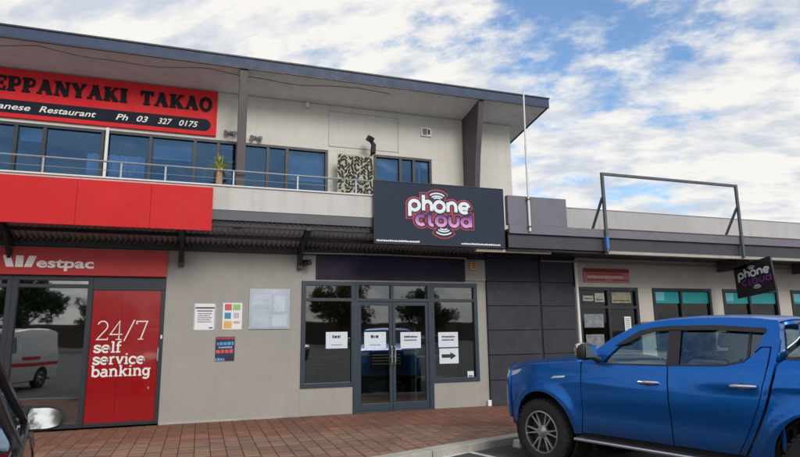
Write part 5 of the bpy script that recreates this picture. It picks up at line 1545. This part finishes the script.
for a0, a1 in ((0.02,0.24),(0.76,0.98)): vv.surf('headlight', sub(vf, a0, a1, 0.72, 0.98, 0.012), m_lens, 5, 3, 0.02, flip=True)
vv.box('rear_door', m_vanw, 3.55, 3.60, -0.80, 0.80, 0.35, 1.72, 0.02)
vv.box('floor_pan', m_under, -0.6, 3.5, -0.70, 0.70, 0.22, 0.5)
vv.box('cargo_wall', m_seat, 1.5, 1.55, -0.78, 0.78, 0.4, 1.7)
for L_ in (0.0, 2.75):
    for s_ in (1,-1): wheel(VN, L_, s_*0.75, 0.315, 0.20, 5, 0.62, 1)
# cars across the car park, seen only as reflections
for i, (x, y, r_, c, nm) in enumerate(((-1.5,-25.0,84,(0.45,0.45,0.46,1),'pale grey hatchback parked across the car park, mirrored in the doors'),(5.5,-25.5,88,(0.05,0.055,0.06,1),'dark grey hatchback parked across the car park, mirrored in the right window'))):
    small_car(nm, (x, y, -0.10), R(r_), mat('paint_car_%d' % i, c, 0.35, 0.03, 8, metal=0.4, coat=1.0))
# ================================================================ trees behind the photographer (they show in the glass)
m_bark = mat('bark', (0.09, 0.07, 0.055, 1), 0.95, 0.25, 6, 0.8, 30)
m_fol = [mat('foliage_%d' % i, c, 0.7, 0.35, 1.2, rand=0.12) for i, c in enumerate(((0.045,0.075,0.022,1),(0.06,0.085,0.03,1),(0.13,0.085,0.03,1)))]
def tree_meshes(seed, h, cr):
    rnd = random.Random(seed)
    tr = MB()
    tr.tube([(0,0,0),(0.05,0.02,h*0.2),(0.0,0.08,h*0.42),(0.08,0.0,h*0.7)], [h*0.035,h*0.028,h*0.02,h*0.008], 10)
    tips = []
    for k in range(9):
        a = rnd.uniform(0, 6.28); z0 = h*rnd.uniform(0.25, 0.55); ln = cr*rnd.uniform(0.6, 1.0)
        e_ = Vector((math.cos(a)*ln, math.sin(a)*ln, z0+ln*rnd.uniform(0.35, 1.0)))
        tr.tube([(0,0.04,z0), (e_.x*0.5, e_.y*0.5, z0+(e_.z-z0)*0.6), e_], [h*0.014, h*0.009, h*0.003], 6)
        tips.append(e_)
    cl = []
    for e_ in tips+[Vector((0,0,h*0.8)), Vector((0.2,0.3,h*0.65))]:
        for q in range(7):
            cl.append((e_+Vector((rnd.gauss(0,.35*cr),rnd.gauss(0,.35*cr),rnd.gauss(0.1,.25*cr))), cr*rnd.uniform(0.25,0.45)))
    lv = MB(); V_ = []; F_ = []
    for c, r_ in cl:
        for k in range(110):
            d = Vector((rnd.gauss(0,1),rnd.gauss(0,1),rnd.gauss(0,1))).normalized()*r_*rnd.uniform(0.5,1.05)
            p = c+d; s_ = rnd.uniform(0.13,0.28)
            a = Vector((rnd.gauss(0,1),rnd.gauss(0,1),rnd.gauss(0,1))).normalized(); b = a.cross(Vector((rnd.gauss(0,1),rnd.gauss(0,1),rnd.gauss(0,1)))).normalized()
            i = len(V_); V_ += [p-a*s_, p+b*s_*0.5, p+a*s_, p-b*s_*0.5]; F_.append((i,i+1,i+2,i+3))
    lv.add(V_, F_)
    return tr, lv
protos = {}
spots = [(-38,-66,8.5,0,''),(-28,-62,7,1,''),(-19,-67,9.5,0,''),(-10,-62,6.5,2,''),(-1,-66,8.5,1,''),(8,-61,6.5,0,''),(18,-66,9,2,''),(29,-63,7.5,1,'')]
ordn = ['first','second','third','fourth','fifth','sixth','seventh','eighth']
for i, (x, y, h, k, _) in enumerate(spots):
    if k not in protos:
        trm, lvm = tree_meshes(20+k, 8.5, 2.6)
        T_ = thing('tree', '', 'tree', (x, y, -0.1), group='trees across the car park')
        a_ = trm.build('trunk', m_bark, T_, smooth=True, local=True); b_ = lvm.build('crown', m_fol[k], T_, local=True, recalc=False)
        protos[k] = T_
    else:
        T_ = copy_tree(protos[k])
    T_.location = (x, y, -0.1); T_.scale = (h/8.5,)*3; T_.rotation_euler = (0, 0, i*1.3)
    T_['label'] = 'leafy tree across the car park, %s from the left in the mirrored row' % ordn[i]
tag(MB().box(-70, 70, -78.3, -78, -0.1, 3.0).build('boundary_fence', mat('fence_brown', S(96,84,72), 0.9, 0.2, 0.8)), 'long brown boundary fence behind the trees across the car park', 'fence')
